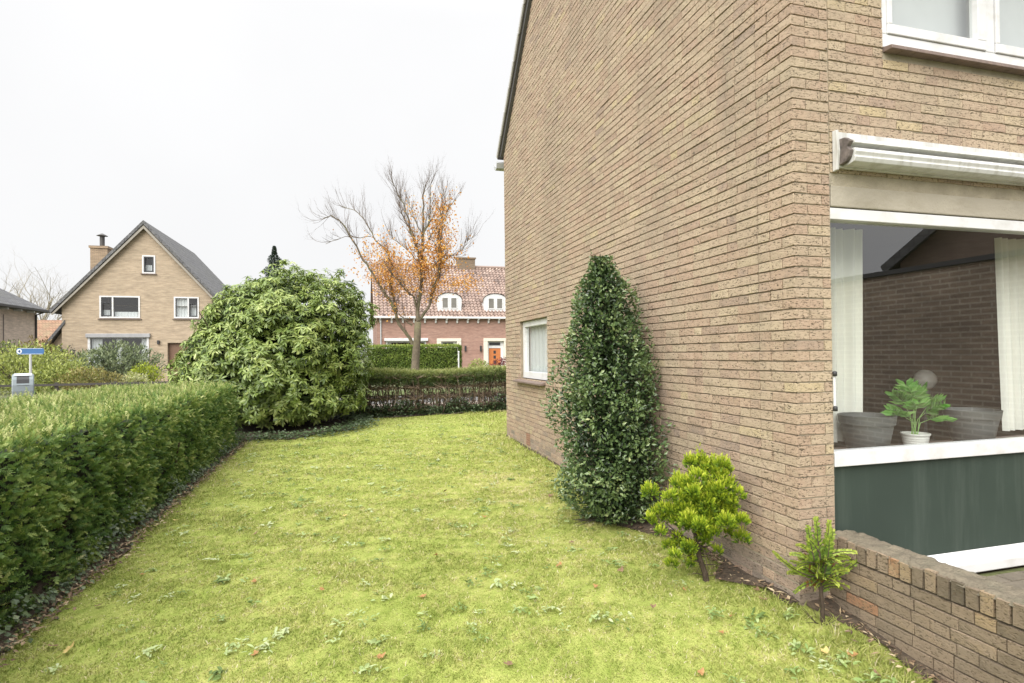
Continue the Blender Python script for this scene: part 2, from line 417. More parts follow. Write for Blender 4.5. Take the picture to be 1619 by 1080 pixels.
def gz(x, y):
    """height of the garden ground: almost level, falling away in front of the house corner"""
    y = np.asarray(y, float)
    z = np.where(y >= 0, .014 * np.minimum(y, 11), -.22 * (1 - np.exp(np.minimum(y, 0) / .8)))
    return z

# ------------------------------------------------------------------ ground, streets, paving
def strip(name, x0, x1, y0, y1, mat, dz, nx=2, ny=2):
    xs = np.linspace(x0, x1, nx); ys = np.linspace(y0, y1, ny)
    X, Y = np.meshgrid(xs, ys); Z = gz(X, Y) + dz
    V = np.stack([X, Y, Z], -1).reshape(-1, 3)
    F = [(j * nx + i, j * nx + i + 1, (j + 1) * nx + i + 1, (j + 1) * nx + i) for j in range(ny - 1) for i in range(nx - 1)]
    b = MB(); b.add(V, F)
    return tag(b.build(name, mat), kind='structure')

def build_ground():
    ys = np.concatenate([[-400, -60, -8], np.arange(-4, 1.2, .2), [4, 8, 11, 30, 60, 400]]); xs = np.array([-400, -60, -6, 4, 60, 400.])
    X, Y = np.meshgrid(xs, ys); V = np.stack([X, Y, gz(X, Y) - .04], -1).reshape(-1, 3); nx = len(xs)
    F = [(j * nx + i, j * nx + i + 1, (j + 1) * nx + i + 1, (j + 1) * nx + i) for j in range(len(ys) - 1) for i in range(nx - 1)]
    b = MB(); b.add(V, F)
    tag(b.build("ground", mat_plain("garden_ground", (.10, .11, .05), rough=1, var=.3, nscale=1.5)), kind='structure')
    asphalt = mat_plain("road_asphalt", (.12, .115, .11), rough=.9, var=.15, nscale=20, bump=.3)
    clinker = mat_brick("pavement_clinkers", (.20, .14, .11), (.26, .19, .15), (.12, .10, .08), bw=.21, bh=.105, ms=.006)
    strip("road", -11.6, -8.4, -30, 80, asphalt, -.02, ny=60)
    strip("road", -8.396, 80, 13.2, 16.6, asphalt, -.02)
    strip("pavement", -8.3, -6.4, -30, 12.4, mat_plain("pavement_slabs", (.30, .25, .21), rough=.9, var=.15, nscale=5), .02, ny=60)
    strip("pavement", -8.3, 80, 11.6, 13.1, bpy.data.materials["pavement_slabs"], .026)
    strip("pavement", -13.4, -11.7, -30, 80, bpy.data.materials["pavement_slabs"], .02, ny=60)
    strip("verge", -8.3, 80, 16.7, 19.2, mat_plain("verge_grass", (.09, .12, .03), rough=1, var=.3, nscale=6), .01)

def lawn_tint(P2):
    """yellow-green patchiness of the mossy lawn, 0 dark green .. 1 straw"""
    a = Noise(11, 1.7, dim=2)(P2); b = Noise(12, .45, dim=2)(P2); c = Noise(13, .10, n=22, dim=2)(P2)
    x, y = P2[:, 0], P2[:, 1]      # worn paler turf along the middle, towards the house
    worn = np.exp(-((x + .95 + .12 * (y - 3)) / .75) ** 2 - ((y - 3.2) / 1.9) ** 2) * Noise(14, .6, dim=2)(P2)
    return np.clip(.50 + .12 * (a - .5) + .18 * (b - .5) + .36 * (c - .5) + .26 * worn, 0, 1)

GRASS_STOPS = [(0.0, (.14, .19, .04)), (.22, (.24, .30, .06)), (.46, (.335, .38, .10)), (.68, (.435, .445, .14)), (.86, (.54, .49, .26)), (1.0, (.64, .58, .40))]

def build_lawn():
    nx, ny = 150, 260
    xs = np.linspace(-4.75, 3.2, nx); ys = np.linspace(-4.5, 10.15, ny)
    X, Y = np.meshgrid(xs, ys)
    P2 = np.stack([X.ravel(), Y.ravel()], 1)
    Z = gz(P2[:, 0], P2[:, 1]) + .018 * (Noise(5, .9, dim=2)(P2) - .5) + .012 * (Noise(6, .22, dim=2)(P2) - .5)
    V = np.stack([P2[:, 0], P2[:, 1], Z], 1)
    i = np.arange(nx * ny).reshape(ny, nx)
    F = np.stack([i[:-1, :-1], i[:-1, 1:], i[1:, 1:], i[1:, :-1]], -1).reshape(-1, 4)
    cx = V[F].mean(1)
    F = F[~((cx[:, 0] > .19) & (cx[:, 1] < 6.5))]          # the house and the terrace stand there
    b = MB(); b.add(V, F, 0, np.clip(lawn_tint(P2) - .06, 0, 1))
    m = mat_tint("mossy_lawn", GRASS_STOPS, rough=1.0, spec=.1, noise=.28, nscale=38, bump=.9, bscale=120)
    tag(b.build("lawn", m, smooth=True), kind='structure')
    # soil strips along hedge, shrubs and wall
    rng = np.random.default_rng(3)
    def soil(pts_in, pts_out, dz=.012):
        b = MB(); n = len(pts_in); V = []
        for p, q in zip(pts_in, pts_out):
            for t in (0, .25, .5, .75, 1.0):
                x = p[0] + (q[0] - p[0]) * t; y = p[1] + (q[1] - p[1]) * t
                edge = .0 if t in (0, 1.0) else .02
                V.append((x, y, float(gz(x, y)) + dz + edge + rng.normal() * .006))
        F = [(i * 5 + k, i * 5 + k + 1, (i + 1) * 5 + k + 1, (i + 1) * 5 + k) for i in range(n - 1) for k in range(4)]
        b.add(V, F); return b
    ys = np.linspace(-3.5, 8.4, 80)
    w = Noise(31, .7, dim=2)(np.stack([ys, ys * 0], 1))
    tag(soil([(-4.9, y) for y in ys], [(-4.23 + .12 * (a - .5), y) for y, a in zip(ys, w)]).build("soil_bed", M['soil'], smooth=True), kind='structure')
    an = np.linspace(0, 2 * math.pi, 40)
    w2 = Noise(32, .6, dim=2)(np.stack([np.cos(an), np.sin(an)], 1))
    tag(soil([(-3.95, 9.2)] * 40, [(-3.95 + 1.55 * math.cos(a) * (.85 + .3 * k), 9.1 + 1.55 * math.sin(a) * (.85 + .3 * k)) for a, k in zip(an, w2)]).build("soil_bed", M['soil'], smooth=True), kind='structure')
    ys = np.linspace(0.0, 6.6, 60); w3 = Noise(33, .5, dim=2)(np.stack([ys, ys * 0], 1))
    hol = np.exp(-((ys - 1.8) / .45) ** 2) * .50 + np.exp(-((ys - .47) / .14) ** 2) * .30 + np.exp(-((ys) / .15) ** 2) * .06
    tag(soil([(.02, y) for y in ys], [(-.012 - .02 * a - h * .8, y) for y, a, h in zip(ys, w3, hol)]).build("soil_bed", M['soil'], smooth=True), kind='structure')
    ys = np.linspace(-1.7, 0.02, 30); w4 = Noise(34, .3, dim=2)(np.stack([ys, ys * 0], 1))
    tag(soil([(.24, y) for y in ys], [(.20 - .03 * a - .14 * math.exp(-((y) / .2) ** 2), y) for y, a in zip(ys, w4)]).build("soil_bed", M['soil'], smooth=True), kind='structure')
    xs = np.linspace(-2.9, 3, 50); w5 = Noise(35, .5, dim=2)(np.stack([xs, xs * 0], 1))
    tag(soil([(x, 10.9) for x in xs], [(x, 10.1 + .12 * (x + .5) - .12 * (a - .5)) for x, a in zip(xs, w5)]).build("soil_bed", M['soil'], smooth=True), kind='structure')

def build_grass():
    rng = np.random.default_rng(21)
    cam = np.array([-2.52, -2.79])
    P = []
    for n, x0, x1, y0, y1 in ((330000, -4.3, .2, -1.6, 3.2), (120000, -4.3, .05, 3.2, 7.0), (75000, -4.3, 2.6, 6.7, 10.3)):
        q = np.stack([rng.uniform(x0, x1, n), rng.uniform(y0, y1, n)], 1)
        d = np.linalg.norm(q - cam, axis=1)
        keep = rng.uniform(size=n) < np.clip((4.6 / np.maximum(d, .1)) ** 1.3, .25, 1)
        # outside the photo's view there is little grass to draw
        P.append(q[keep])
    P = np.concatenate(P)
    x, y = P[:, 0], P[:, 1]
    e = Noise(31, .7, dim=2)(np.stack([y, y * 0], 1))
    ok = x > -4.25 + .12 * (e - .5) - rng.exponential(.05, len(x))
    hol = np.exp(-((y - 1.8) / .45) ** 2) * .42 + np.exp(-((y - .47) / .14) ** 2) * .26
    ok &= ~((y > 0) & (y < 6.6) & (x > -.005 - hol * (.35 + .65 * rng.uniform(size=len(x))) - rng.exponential(.02, len(x)) + .02))
    ok &= ~((y <= 0) & (x > .17 - .16 * np.exp(-(y / .2) ** 2) + rng.exponential(.03, len(x)) - .04))
    ok &= ((x + 3.95) ** 2 + (y - 9.1) ** 2) > (1.5 + rng.normal(size=len(x)) * .06) ** 2
    ok &= y < 10.12 + .12 * (x + .5) + rng.normal(size=len(x)) * .03
    P = P[ok]; n = len(P); x, y = P[:, 0], P[:, 1]
    d = np.linalg.norm(P - cam, axis=1)
    T = lawn_tint(P)
    patch = Noise(41, .35, dim=2)(P); tall = Noise(42, .8, dim=2)(P)
    near_wall = np.exp(-np.maximum(-x, 0) / .25) * (x > -1.2)
    bare = (patch < .24) & (rng.uniform(size=n) < .75)
    P, T, d, tall, near_wall = P[~bare], T[~bare], d[~bare], tall[~bare], near_wall[~bare]; n = len(P)
    x, y = P[:, 0], P[:, 1]
    z = gz(x, y) + .018 * (Noise(5, .9, dim=2)(P) - .5) + .012 * (Noise(6, .22, dim=2)(P) - .5) - .004
    base = np.stack([x, y, z], 1)
    h = (.007 + .012 * tall + .03 * near_wall * rng.uniform(size=n)) * rng.uniform(.5, 1.5, n) * np.clip(d / 6, .9, 1.35)
    a = rng.uniform(0, 2 * math.pi, n); lean = rng.uniform(.2, 1.5, n)
    D = np.stack([np.cos(a) * lean, np.sin(a) * lean, np.ones(n)], 1); D = norm(D)
    S = norm(np.cross(D, np.array([0, 0, 1.]) + rng.normal(size=(n, 3)) * .3))
    w = (.0011 + .00036 * d) * rng.uniform(.7, 1.3, n)
    L = h[:, None] * 1.5
    bend = np.stack([np.cos(a), np.sin(a), -0.25 * np.ones(n)], 1) * h[:, None] * .35
    v0 = base - S * w[:, None]; v1 = base + S * w[:, None]; m1 = base + D * L * .6 + S * w[:, None] * .8; m0 = base + D * L * .6 - S * w[:, None] * .8; tp = base + D * L + bend
    V = np.stack([v0, v1, m1, m0, tp], 1).reshape(-1, 3); i = np.arange(n)[:, None] * 5
    t = np.clip(T + .02 + rng.normal(size=n) * .115 + np.where(rng.uniform(size=n) < .06, .38, 0), 0, 1)
    b = MB(); tt = np.repeat(t, 5); b.add(V, i + np.array([[0, 1, 2, 3]]), 0, tt)
    b.f.append((i + np.array([[3, 2, 4]]), 0))
    tag(b.build("grass", mat_tint("grass_blades", GRASS_STOPS, rough=.6, spec=.25, transl=.35)), kind='stuff')
    # weeds: flat rosettes of plantain, clover and dandelion in the turf
    b = MB(); nr = 520
    px = rng.uniform(-4.0, -.1, nr); py = rng.uniform(-1.4, 8.5, nr) ** 1.0
    tone = rng.uniform(0, 1, nr)
    for k in range(nr):
        if ((px[k] + 3.95) ** 2 + (py[k] - 9.1) ** 2) < 2.6: continue
        m = rng.integers(6, 14); c = np.array([px[k], py[k], float(gz(px[k], py[k])) + .018])
        aa = rng.uniform(0, 6.28, m)
        D = np.stack([np.cos(aa), np.sin(aa), rng.uniform(.08, .7, m)], 1)
        s = rng.uniform(.024, .048) * (1.0 if rng.uniform() < .85 else 1.25)
        long_leaves(b, np.repeat(c[None], m, 0) + rng.normal(size=(m, 3)) * np.array([.022, .022, .004]), D, np.array([[0, 0, 1.]]) + rng.normal(size=(m, 3)) * .3, s * rng.uniform(.5, 1.2, m), s * rng.uniform(.25, .5, m), np.full(m, .35), np.clip(tone[k] + rng.normal(size=m) * .12, 0, 1))
    for (wx, wy) in ((-.28, -.32), (-.12, -.42), (-.55, .02), (-.42, -.12), (-.95, 1.2), (-.15, -.08), (-.75, .85), (-.05, -.6), (-.3, -.75)):
        m = 16; c = np.array([wx, wy, float(gz(wx, wy)) + .015])
        aa = rng.uniform(0, 6.28, m); D = np.stack([np.cos(aa), np.sin(aa), rng.uniform(.3, 1.2, m)], 1)
        long_leaves(b, np.repeat(c[None], m, 0) + rng.normal(size=(m, 3)) * np.array([.03, .03, .008]), D, np.array([[0, 0, 1.]]), rng.uniform(.028, .055, m), rng.uniform(.014, .024, m), np.full(m, .4), rng.uniform(.2, .75, m))
    tag(b.build("weeds", mat_tint("weed_leaves", [(0, (.11, .17, .04)), (.4, (.22, .31, .09)), (.75, (.36, .44, .19)), (1, (.43, .48, .27))], rough=.6, transl=.2)), kind='stuff')

def build_fallen_leaves():
    rng = np.random.default_rng(8)
    mats = [mat_tint("dry_leaf_orange", [(0, (.30, .15, .06)), (1, (.48, .28, .11))], rough=.7, transl=.2),
            mat_tint("dry_leaf_yellow", [(0, (.50, .38, .13)), (1, (.68, .52, .22))], rough=.7, transl=.2),
            mat_tint("dry_leaf_brown", [(0, (.14, .085, .045)), (1, (.27, .18, .10))], rough=.8, transl=.1)]
    names = [("orange leaf fallen flat on the short lawn", "orange leaves fallen on the lawn"), ("pale yellow leaf fallen on the lawn", "yellow leaves fallen on the lawn"), ("brown curled leaf fallen on the lawn", "brown leaves fallen on the lawn")]
    spots = [(-3.92, .62, 1, .075), (-4.02, .68, 2, .055), (-3.15, 1.25, 0, .05), (-2.72, 1.0, 0, .05), (-1.95, 1.38, 0, .05), (-2.12, .72, 0, .045), (-.55, .35, 0, .05), (-.85, .2, 2, .05),
             (-1.05, .55, 0, .05), (-1.15, .95, 0, .055), (-.78, .75, 2, .06), (-.9, 1.35, 2, .06), (-.48, -.02, 0, .05), (-.62, -.12, 0, .045), (-.05, -.42, 0, .06), (-.17, -.36, 1, .055), (-.06, -.56, 2, .05),
             (-.12, .22, 2, .05), (-.17, .1, 2, .05), (-2.6, 2.6, 1, .05), (-1.6, 3.2, 2, .05), (-3.3, 2.3, 2, .05), (-3.9, 1.6, 0, .05), (-3.0, .3, 0, .05), (-1.4, 2.2, 0, .05), (-.6, 2.7, 2, .06), (-3.98, 1.15, 2, .05), (-4.06, 2.1, 2, .05), (-4.05, 2.9, 1, .05), (-.08, .9, 2, .055), (-.9, -.35, 0, .05), (-1.8, -.1, 2, .05), (-2.4, .1, 0, .045)]
    for (x, y, k, s) in spots:
        b = MB(); n = 14; an = np.linspace(0, 2 * math.pi, n, endpoint=False)
        r = (.36 + .10 * np.cos(an * 3 + 1) + .07 * np.cos(5 * an)) * s * rng.uniform(.75, 1.1)
        curl = rng.uniform(.15, .4)
        X = r * np.cos(an) * 1.2; Yy = r * np.sin(an); Z = curl * (X ** 2 + .3 * Yy * np.abs(Yy)) / s * 2 + rng.normal(size=n) * .002
        V = [(0, 0, 0)] + list(zip(X, Yy, Z)); F = [(0, i + 1, (i + 1) % n + 1) for i in range(n)]
        b.add(V, F, 0, np.concatenate([[.3], rng.uniform(.2, .9, n)]))
        b.tube([(-s * .45, 0, .002), (-s * .8, .004, .010)], [.0012, .001], 4)
        o = b.build("fallen_leaf", mats[k], loc=(x, y, float(gz(x, y)) + .022)); o.rotation_euler = (rng.normal() * .25, rng.normal() * .25, rng.uniform(0, 6.28))
        tag(o, names[k][0], "leaf", names[k][1])

# ------------------------------------------------------------------ the brick house on the right
CH, JT = .0625, .0080
class Bricks:
    """courses of single bricks standing proud of a recessed mortar sheet"""
    def __init__(s, seed): s.rng = np.random.default_rng(seed); s.q = []; s.t = []
    def brick(s, f, u0, u1, z0, z1, tint, proud=.0):
        """f maps (u, depth, z) to a point; depth 0 is the wall face, positive goes in"""
        r = s.rng; b = .0013; j = lambda k=.0013: r.normal() * k
        ins = min(b, (u1 - u0) * .2)
        o = [(u0, .022, z0), (u1, .022, z0), (u1, .022, z1), (u0, .022, z1),
             (u0 + j(), .0016, z0 + j()), (u1 + j(), .0016, z0 + j()), (u1 + j(), .0016, z1 + j()), (u0 + j(), .0016, z1 + j()),
             (u0 + ins, -proud + j(), z0 + b), (u1 - ins, -proud + j(), z0 + b), (u1 - ins, -proud + j(), z1 - b), (u0 + ins, -proud + j(), z1 - b)]
        s.q.append([f(*p) for p in o]); s.t.append(tint)
    FACES = np.array([(0, 1, 5, 4), (1, 2, 6, 5), (2, 3, 7, 6), (3, 0, 4, 7), (4, 5, 9, 8), (5, 6, 10, 9), (6, 7, 11, 10), (7, 4, 8, 11), (8, 9, 10, 11)])
    def into(s, mb, mat=0, flip=False):
        V = np.array(s.q).reshape(-1, 3); n = len(s.q)
        F = (np.arange(n)[:, None, None] * 12 + s.FACES[None]).reshape(-1, 4)
        if flip: F = F[:, ::-1]
        mb.add(V, F, mat, np.repeat(np.array(s.t), 12))

def brick_tint(r, z, pale=0.0):
    t = r.normal(.60, .095 + .06 * math.exp(-max(z, 0) / .6))
    q = r.uniform()
    if q < .07: t = r.uniform(.36, .48)            # pinkish
    elif q < .10: t = r.uniform(.24, .36)          # greyed
    elif q < .125: t = r.uniform(.88, .98)         # yellow
    low = math.exp(-max(z, 0) / .75)
    t -= .15 * low
    if z < .22: t -= .17
    return float(np.clip(t + pale, 0, 1))

def course_fill(B, f, u0, u1, z, first, holes, tint_fn, i, skip_first=False, proud=0.0):
    """lay one course from u0 to u1 at height z in a wild bond, around the holes [(ua, ub, za, zb)]"""
    r = B.rng; u = u0; k = 0; last = 0
    segs = [(u0, u1)]
    for (a, b, za, zb) in holes:
        if z + CH * .75 > za and z + CH * .25 < zb:
            ns = []
            for (s, e) in segs:
                if b <= s or a >= e: ns.append((s, e)); continue
                if a - s > .02: ns.append((s, a))
                if e - b > .02: ns.append((b, e))
            segs = ns
    for si, (s, e) in enumerate(segs):
        u = s; k = 0; hdr = 0
        while u < e - .015:
            if k == 0: ln = first if s == u0 else (.10 if i % 2 else .21)
            else:
                head = r.uniform() < .30 and hdr < 2
                ln = (.10 if head else .21) + r.normal() * .003
                hdr = hdr + 1 if head else 0
            if e - (u + ln) < .06: ln = e - u
            uu = min(u + ln, e)
            if not (skip_first and k == 0 and s == u0):
                B.brick(f, u, uu - JT * (.45 + .45 * r.uniform()) if uu < e else uu, z + JT * .5 + r.normal() * .0008, z + CH - JT * .5 + r.normal() * .0008, tint_fn(z), proud + abs(r.normal()) * .0014)
            u = uu; k += 1

GABLE_L, EAVE_Z, SLOPE = 6.62, 4.94, 1.0
Z0 = -.3125
def build_house():
    H = thing("brick_house", "large yellow-brown brick house filling the right side, with awning and green panelled window", "house", (0, 0, 0))
    ridge_y = GABLE_L / 2
    def roof_z(y): return EAVE_Z + SLOPE * (ridge_y - abs(y - ridge_y))
    win = (4.47, 5.78, 1.125, 2.0)       # small window in the gable wall
    ven = (5.28, 5.50, .125, .3125)
    B = Bricks(1); r = B.rng
    f_side = lambda u, d, z: (d, u, z)
    f_rear = lambda u, d, z: (u, d, z)
    nc = int((roof_z(ridge_y) - Z0) / CH)
    corner_t = {}
    for i in range(nc):
        z = Z0 + i * CH
        top = z + CH
        if top < EAVE_Z: a, b = 0.0, GABLE_L
        else:
            a = top - EAVE_Z; b = GABLE_L - a
            if b - a < .3: break
        t = brick_tint(r, z); corner_t[i] = t
        if a == 0.0:      # the quoin brick, seen on both faces; the rear wall starts behind it
            ln = .105 if i % 2 else .21
            B.brick(f_side, 0.0, ln - JT, z + JT * .5, z + CH - JT * .5, t)
            a2 = ln
        else: a2 = a
        course_fill(B, f_side, a2, b, z, .21 if i % 2 else .105, [win, ven], lambda zz: brick_tint(r, zz), i)
    g = MB()
    # recessed mortar sheet of the gable wall, with the openings left out
    def sheet(mb, f, rects, mat, d):
        for (u0, u1, z0, z1) in rects:
            mb.add([f(u0, d, z0), f(u1, d, z0), f(u1, d, z1), f(u0, d, z1)], [(0, 1, 2, 3)], mat)
    d = .0095
    sheet(g, f_side, [(.012, win[0], Z0, EAVE_Z), (win[0], win[1], win[3], EAVE_Z), (win[0], win[1], Z0, win[2]), (win[1], GABLE_L, Z0, EAVE_Z)], 1, d)
    g.add([f_side(0.012, d, EAVE_Z), f_side(GABLE_L, d, EAVE_Z), f_side(ridge_y, d, roof_z(ridge_y))], [(0, 1, 2)], 1)
    B.into(g, 0)
    sheet(g, f_side, [(.004, ven[0], Z0, .30), (ven[1], GABLE_L - .002, Z0, .30)], 2, .0035)
    # reveals of the small window
    for (a, b, z0, z1) in ((win[0], win[0], win[2], win[3]), (win[1], win[1], win[2], win[3])):
        g.add([(d, a, z0), (.20, a, z0), (.20, a, z1), (d, a, z1)], [(0, 1, 2, 3)], 1)
    g.add([(d, win[0], win[3]), (d, win[1], win[3]), (.2, win[1], win[3]), (.2, win[0], win[3])], [(0, 1, 2, 3)], 1)
    g.build("gable_wall", [M['brick'], M['mortar'], M['mortar_pale']], H)

    # rear wall: pier, panel over the window
    big = (.277, 3.30, Z0, 2.585); up = (.69, 2.62, 3.365, 4.62)
    B2 = Bricks(2); r2 = B2.rng
    for i in range(int((EAVE_Z - Z0) / CH)):
        z = Z0 + i * CH
        tf = lambda zz: brick_tint(r2, zz, .05)
        t0 = corner_t.get(i, .6)
        ln = .21 if i % 2 else .105
        B2.brick(f_rear, .0225, ln - JT, z + JT * .5, z + CH - JT * .5, t0)
        rest = .268 - ln
        if rest > .12: B2.brick(f_rear, ln, .268 - .004, z + JT * .5, z + CH - JT * .5, tf(z))
        else: B2.brick(f_rear, ln, .268 - .004, z + JT * .5, z + CH - JT * .5, tf(z))
        if z > 2.55:
            course_fill(B2, f_rear, .274, 7.0, z + .012, .21 if i % 2 else .135, [up], lambda zz: brick_tint(r2, zz, .07), i, proud=-.002)
        else:
            course_fill(B2, f_rear, 3.30, 7.0, z, .21 if i % 2 else .105, [], tf, i)
    w = MB()
    sheet(w, f_rear, [(.012, .272, Z0, EAVE_Z), (.272, up[0], 2.50, EAVE_Z), (up[0], up[1], 2.50, up[2]), (up[0], up[1], up[3], EAVE_Z), (up[1], 7.0, 2.50, EAVE_Z), (3.30, 7.0, Z0, 2.50)], 1, .0075)
    w.add([(.272, .0075, 0.0), (.272, .16, 0.0), (.272, .16, 2.52), (.272, .0075, 2.52)], [(0, 1, 2, 3)], 1)
    w.add([(.278, .01, 2.505), (3.3, .01, 2.505), (3.3, .2, 2.505), (.278, .2, 2.505)], [(0, 1, 2, 3)], 1)
    B2.into(w, 0, flip=True)
    w.build("rear_wall", [M['brick'], M['mortar_pale']], H)
    # far and other walls: plain backs, closed so that no light leaks in
    o = MB()
    o.box(.03, 7.0, GABLE_L - .12, GABLE_L, Z0, EAVE_Z)
    o.box(6.88, 7.0, .12, GABLE_L - .13, Z0, EAVE_Z)
    o.build("back_wall", mat_brick("house_back_brick", (.45, .35, .23), (.38, .28, .18), (.25, .21, .16)), H)
    i_ = MB()      # rooms: plaster shell
    for (z0, z1, nm) in ((.06, 2.48, 0), (2.56, 4.9, 0)):
        i_.box(.03, 6.8, 3.6, 3.65, z0, z1); i_.box(4.2, 4.25, .3, 3.59, z0, z1)
        i_.box(.21, .25, .25, 3.59, z0, z1)
    i_.box(.03, 6.85, .22, 6.4, 2.485, 2.555)
    i_.box(.03, 6.85, .22, 6.4, 4.86, 4.92)
    i_.build("inner_walls", M['room'], H)
    fl = MB(); fl.box(.03, 6.85, .05, 6.4, -.05, .055); fl.build("room_floor", M['roomfloor'], H)

    # roof: two slabs, dark edge tiles, pale board under them; gutter end at the far eave
    rf = MB(); xo = -.075
    for sgn in (1, -1):
        def P(s, n):      # s along slope from eave (negative overhang), n normal offset
            y = s; z = EAVE_Z + s * SLOPE
            nn = .7071
            yy = y - n * nn; zz = z + n * nn
            return (yy if sgn > 0 else GABLE_L - yy, zz)
        L1 = ridge_y
        lo = -.32 if sgn > 0 else -.10
        rf.prism([P(lo, .045), P(L1 + .04, .045), P(L1 + .08, .105), P(lo, .105)], 'x', xo, 7.1)
    rf.build("roof", mat_plain("house_roof_tiles", (.10, .085, .08), rough=.8, var=.25, nscale=6), H)
    vb = MB()
    for sgn in (1, -1):
        def Q(s, n):
            y = s; z = EAVE_Z + s * SLOPE; yy = y - n * .7071; zz = z + n * .7071
            return (yy if sgn > 0 else GABLE_L - yy, zz)
        vb.prism([Q(-.02, -.035), Q(ridge_y - .03, -.035), Q(ridge_y + .03, .043), Q(-.08, .043)], 'x', -.052, -.003)
    vb.build("verge_board", M['roof'], H)
    vs = MB()
    for k in range(13):
        s = -.08 + k * .28; y = GABLE_L - s
        pts = lambda a, n: (GABLE_L - (a - n * .7071), EAVE_Z + a + n * .7071)
        vs.prism([pts(s, .104), pts(s + .272, .118), pts(s + .272, .055), pts(s, .040)], 'x', -.098, -.077)
    vs.build("verge_tiles", M['verge'], H)
    gt = MB(); prof = [(6.70, 4.80), (6.74, 4.72), (6.82, 4.70), (6.90, 4.74), (6.93, 4.82), (6.90, 4.83), (6.86, 4.78), (6.78, 4.76), (6.73, 4.83)]
    gt.prism(prof, 'x', -.10, 7.1); gt.build("gutter", M['zinc'], H)

    # small window in the gable
    sw = MB(); x0, x1 = .055, .125; a, b, z0, z1 = win
    sw.box(x0, x1, a, b, z0 + .005, z0 + .105); sw.box(x0, x1, a, b, z1 - .085, z1 - .003)
    sw.box(x0, x1, a + .002, a + .09, z0 + .106, z1 - .086); sw.box(x0, x1, b - .09, b - .002, z0 + .106, z1 - .086)
    wo = sw.build("window", M['white'], H, bevel=.004)
    pn = MB(); pn.add([(.092, a + .08, z0 + .1), (.092, b - .08, z0 + .1), (.092, b - .08, z1 - .08), (.092, a + .08, z1 - .08)], [(0, 1, 2, 3)]); pn.build("pane", M['glass_far'], wo)
    cu = MB(); cy = np.linspace(a, b, 60); cxx = .16 + .012 * np.sin(cy * 38)
    V = [(x, y, z0) for x, y in zip(cxx, cy)] + [(x, y, z1) for x, y in zip(cxx, cy)]
    cu.add(V, [(i, i + 1, 60 + i + 1, 60 + i) for i in range(59)]); cu.build("net_curtain", M['netcurtain'], wo, smooth=True)
    sl = MB(); sl.prism([(-.085, 1.088), (-.085, 1.062), (.06, 1.072), (.06, 1.122)], 'y', a - .12 + .2, b + .13); sl.build("sill", M['sill'], wo, bevel=.004)
    ve = MB(); ve.box(.004, .05, ven[0] + .01, ven[1] - .01, ven[2], ven[3] - .006)
    for k in range(5): ve.box(-.002, .0035, ven[0] + .02, ven[1] - .02, ven[2] + .018 + k * .034, ven[2] + .036 + k * .034)
    ve.build("air_brick", M['terracotta'], H, bevel=.003)

    # big rear window with green panel
    bw = MB(); X0, X1 = .277, 3.29
    bw.box(X0, X1, .012, .10, 2.298, 2.368); bw.box(X0, X1, .004, .10, .795, .882)
    bw.box(X0 + .001, X0 + .004 + .012, .03, .10, .883, 2.297); bw.box(X1 - .06, X1, .03, .10, .883, 2.297); bw.box(2.42, 2.48, .03, .10, .883, 2.297)
    bo = bw.build("window", M['white'], H, bevel=.004)
    p2 = MB(); p2.add([(X0, .055, .87), (X1, .055, .87), (X1, .055, 2.31), (X0, .055, 2.31)], [(0, 1, 2, 3)]); p2.build("pane", M['glass'], bo)
    lp = MB(); lp.box(X0 + .002, X1, .035, .075, .12, .793); lp.build("green_panel", M['green'], bo)
    bs = MB(); bs.prism([(.034, .178), (-.028, .112), (-.028, .05), (.034, .04)], 'x', X0 + .25 - .23, X1); bs.build("sill", M['white'], bo, bevel=.006)
    ib = MB(); ib.box(X0 + .01, X1, .101, .36, .80, .84); ib.build("window_board", M['sill'], bo, bevel=.004)
    ln = MB(); ln.box(X0 + .004, X1 + .1, .006, .18, 2.374, 2.503); ln.build("lintel", M['concrete'], H, bevel=.006)
    rd = MB(); rd.box(.262, .276, -.013, -.004, 1.165, 1.345); ro = rd.build("crank_holder", M['white'], H, bevel=.003)
    for z in (1.15, 1.36):
        e = MB(); e.lathe([(0, -.016), (.013, -.014), (.013, .012), (.006, .016), (0, .016)], (.269, -.012, z), 12); e.build("clip", M['black'], ro, smooth=True)

    # awning cassette over the big window
    aw = MB()
    aw.box(.305, 3.6, -.030, -.004, 2.60, 2.815)
    prof = [(-.031, 2.765), (-.085, 2.760), (-.118, 2.738), (-.122, 2.722), (-.075, 2.715), (-.072, 2.700), (-.116, 2.694), (-.126, 2.672), (-.118, 2.655), (-.116, 2.648), (-.123, 2.640), (-.112, 2.616), (-.07, 2.606), (-.031, 2.606)]
    aw.prism(prof, 'x', .335, 3.6)
    ao = aw.build("awning", M['awning'], H, bevel=.003)
    ec = MB(); ec.prism([(-.003, 2.825), (-.034, 2.825), (-.045, 2.70), (-.034, 2.585), (-.003, 2.58)], 'x', .286, .3045); ec.build("end_plate", M['awning'], ao, bevel=.003)
    kk = MB(); kk.prism([(-.032, 2.77), (-.075, 2.766), (-.112, 2.735), (-.09, 2.705), (-.112, 2.68), (-.1, 2.645), (-.08, 2.62), (-.032, 2.612)], 'x', .3055, .3345, tint=.5); kk.build("end_cap", mat_plain("dirty_end_cap", (.12, .10, .09), rough=.8, var=.6, nscale=30), ao, bevel=.004)

    # upper window
    uw = MB(); a, b, z0, z1 = .69, 2.62, 3.405, 4.6
    uw.box(a, b, .012, .09, z0, z0 + .085); uw.box(a, b, .012, .09, z1 - .08, z1)
    uw.box(a, a + .05, .012, .09, z0 + .086, z1 - .081); uw.box(b - .05, b, .012, .09, z0 + .086, z1 - .081)
    uw.box(1.585, 1.665, .012, .09, z0 + .086, z1 - .081)
    uo = uw.build("window", M['white'], H, bevel=.005)
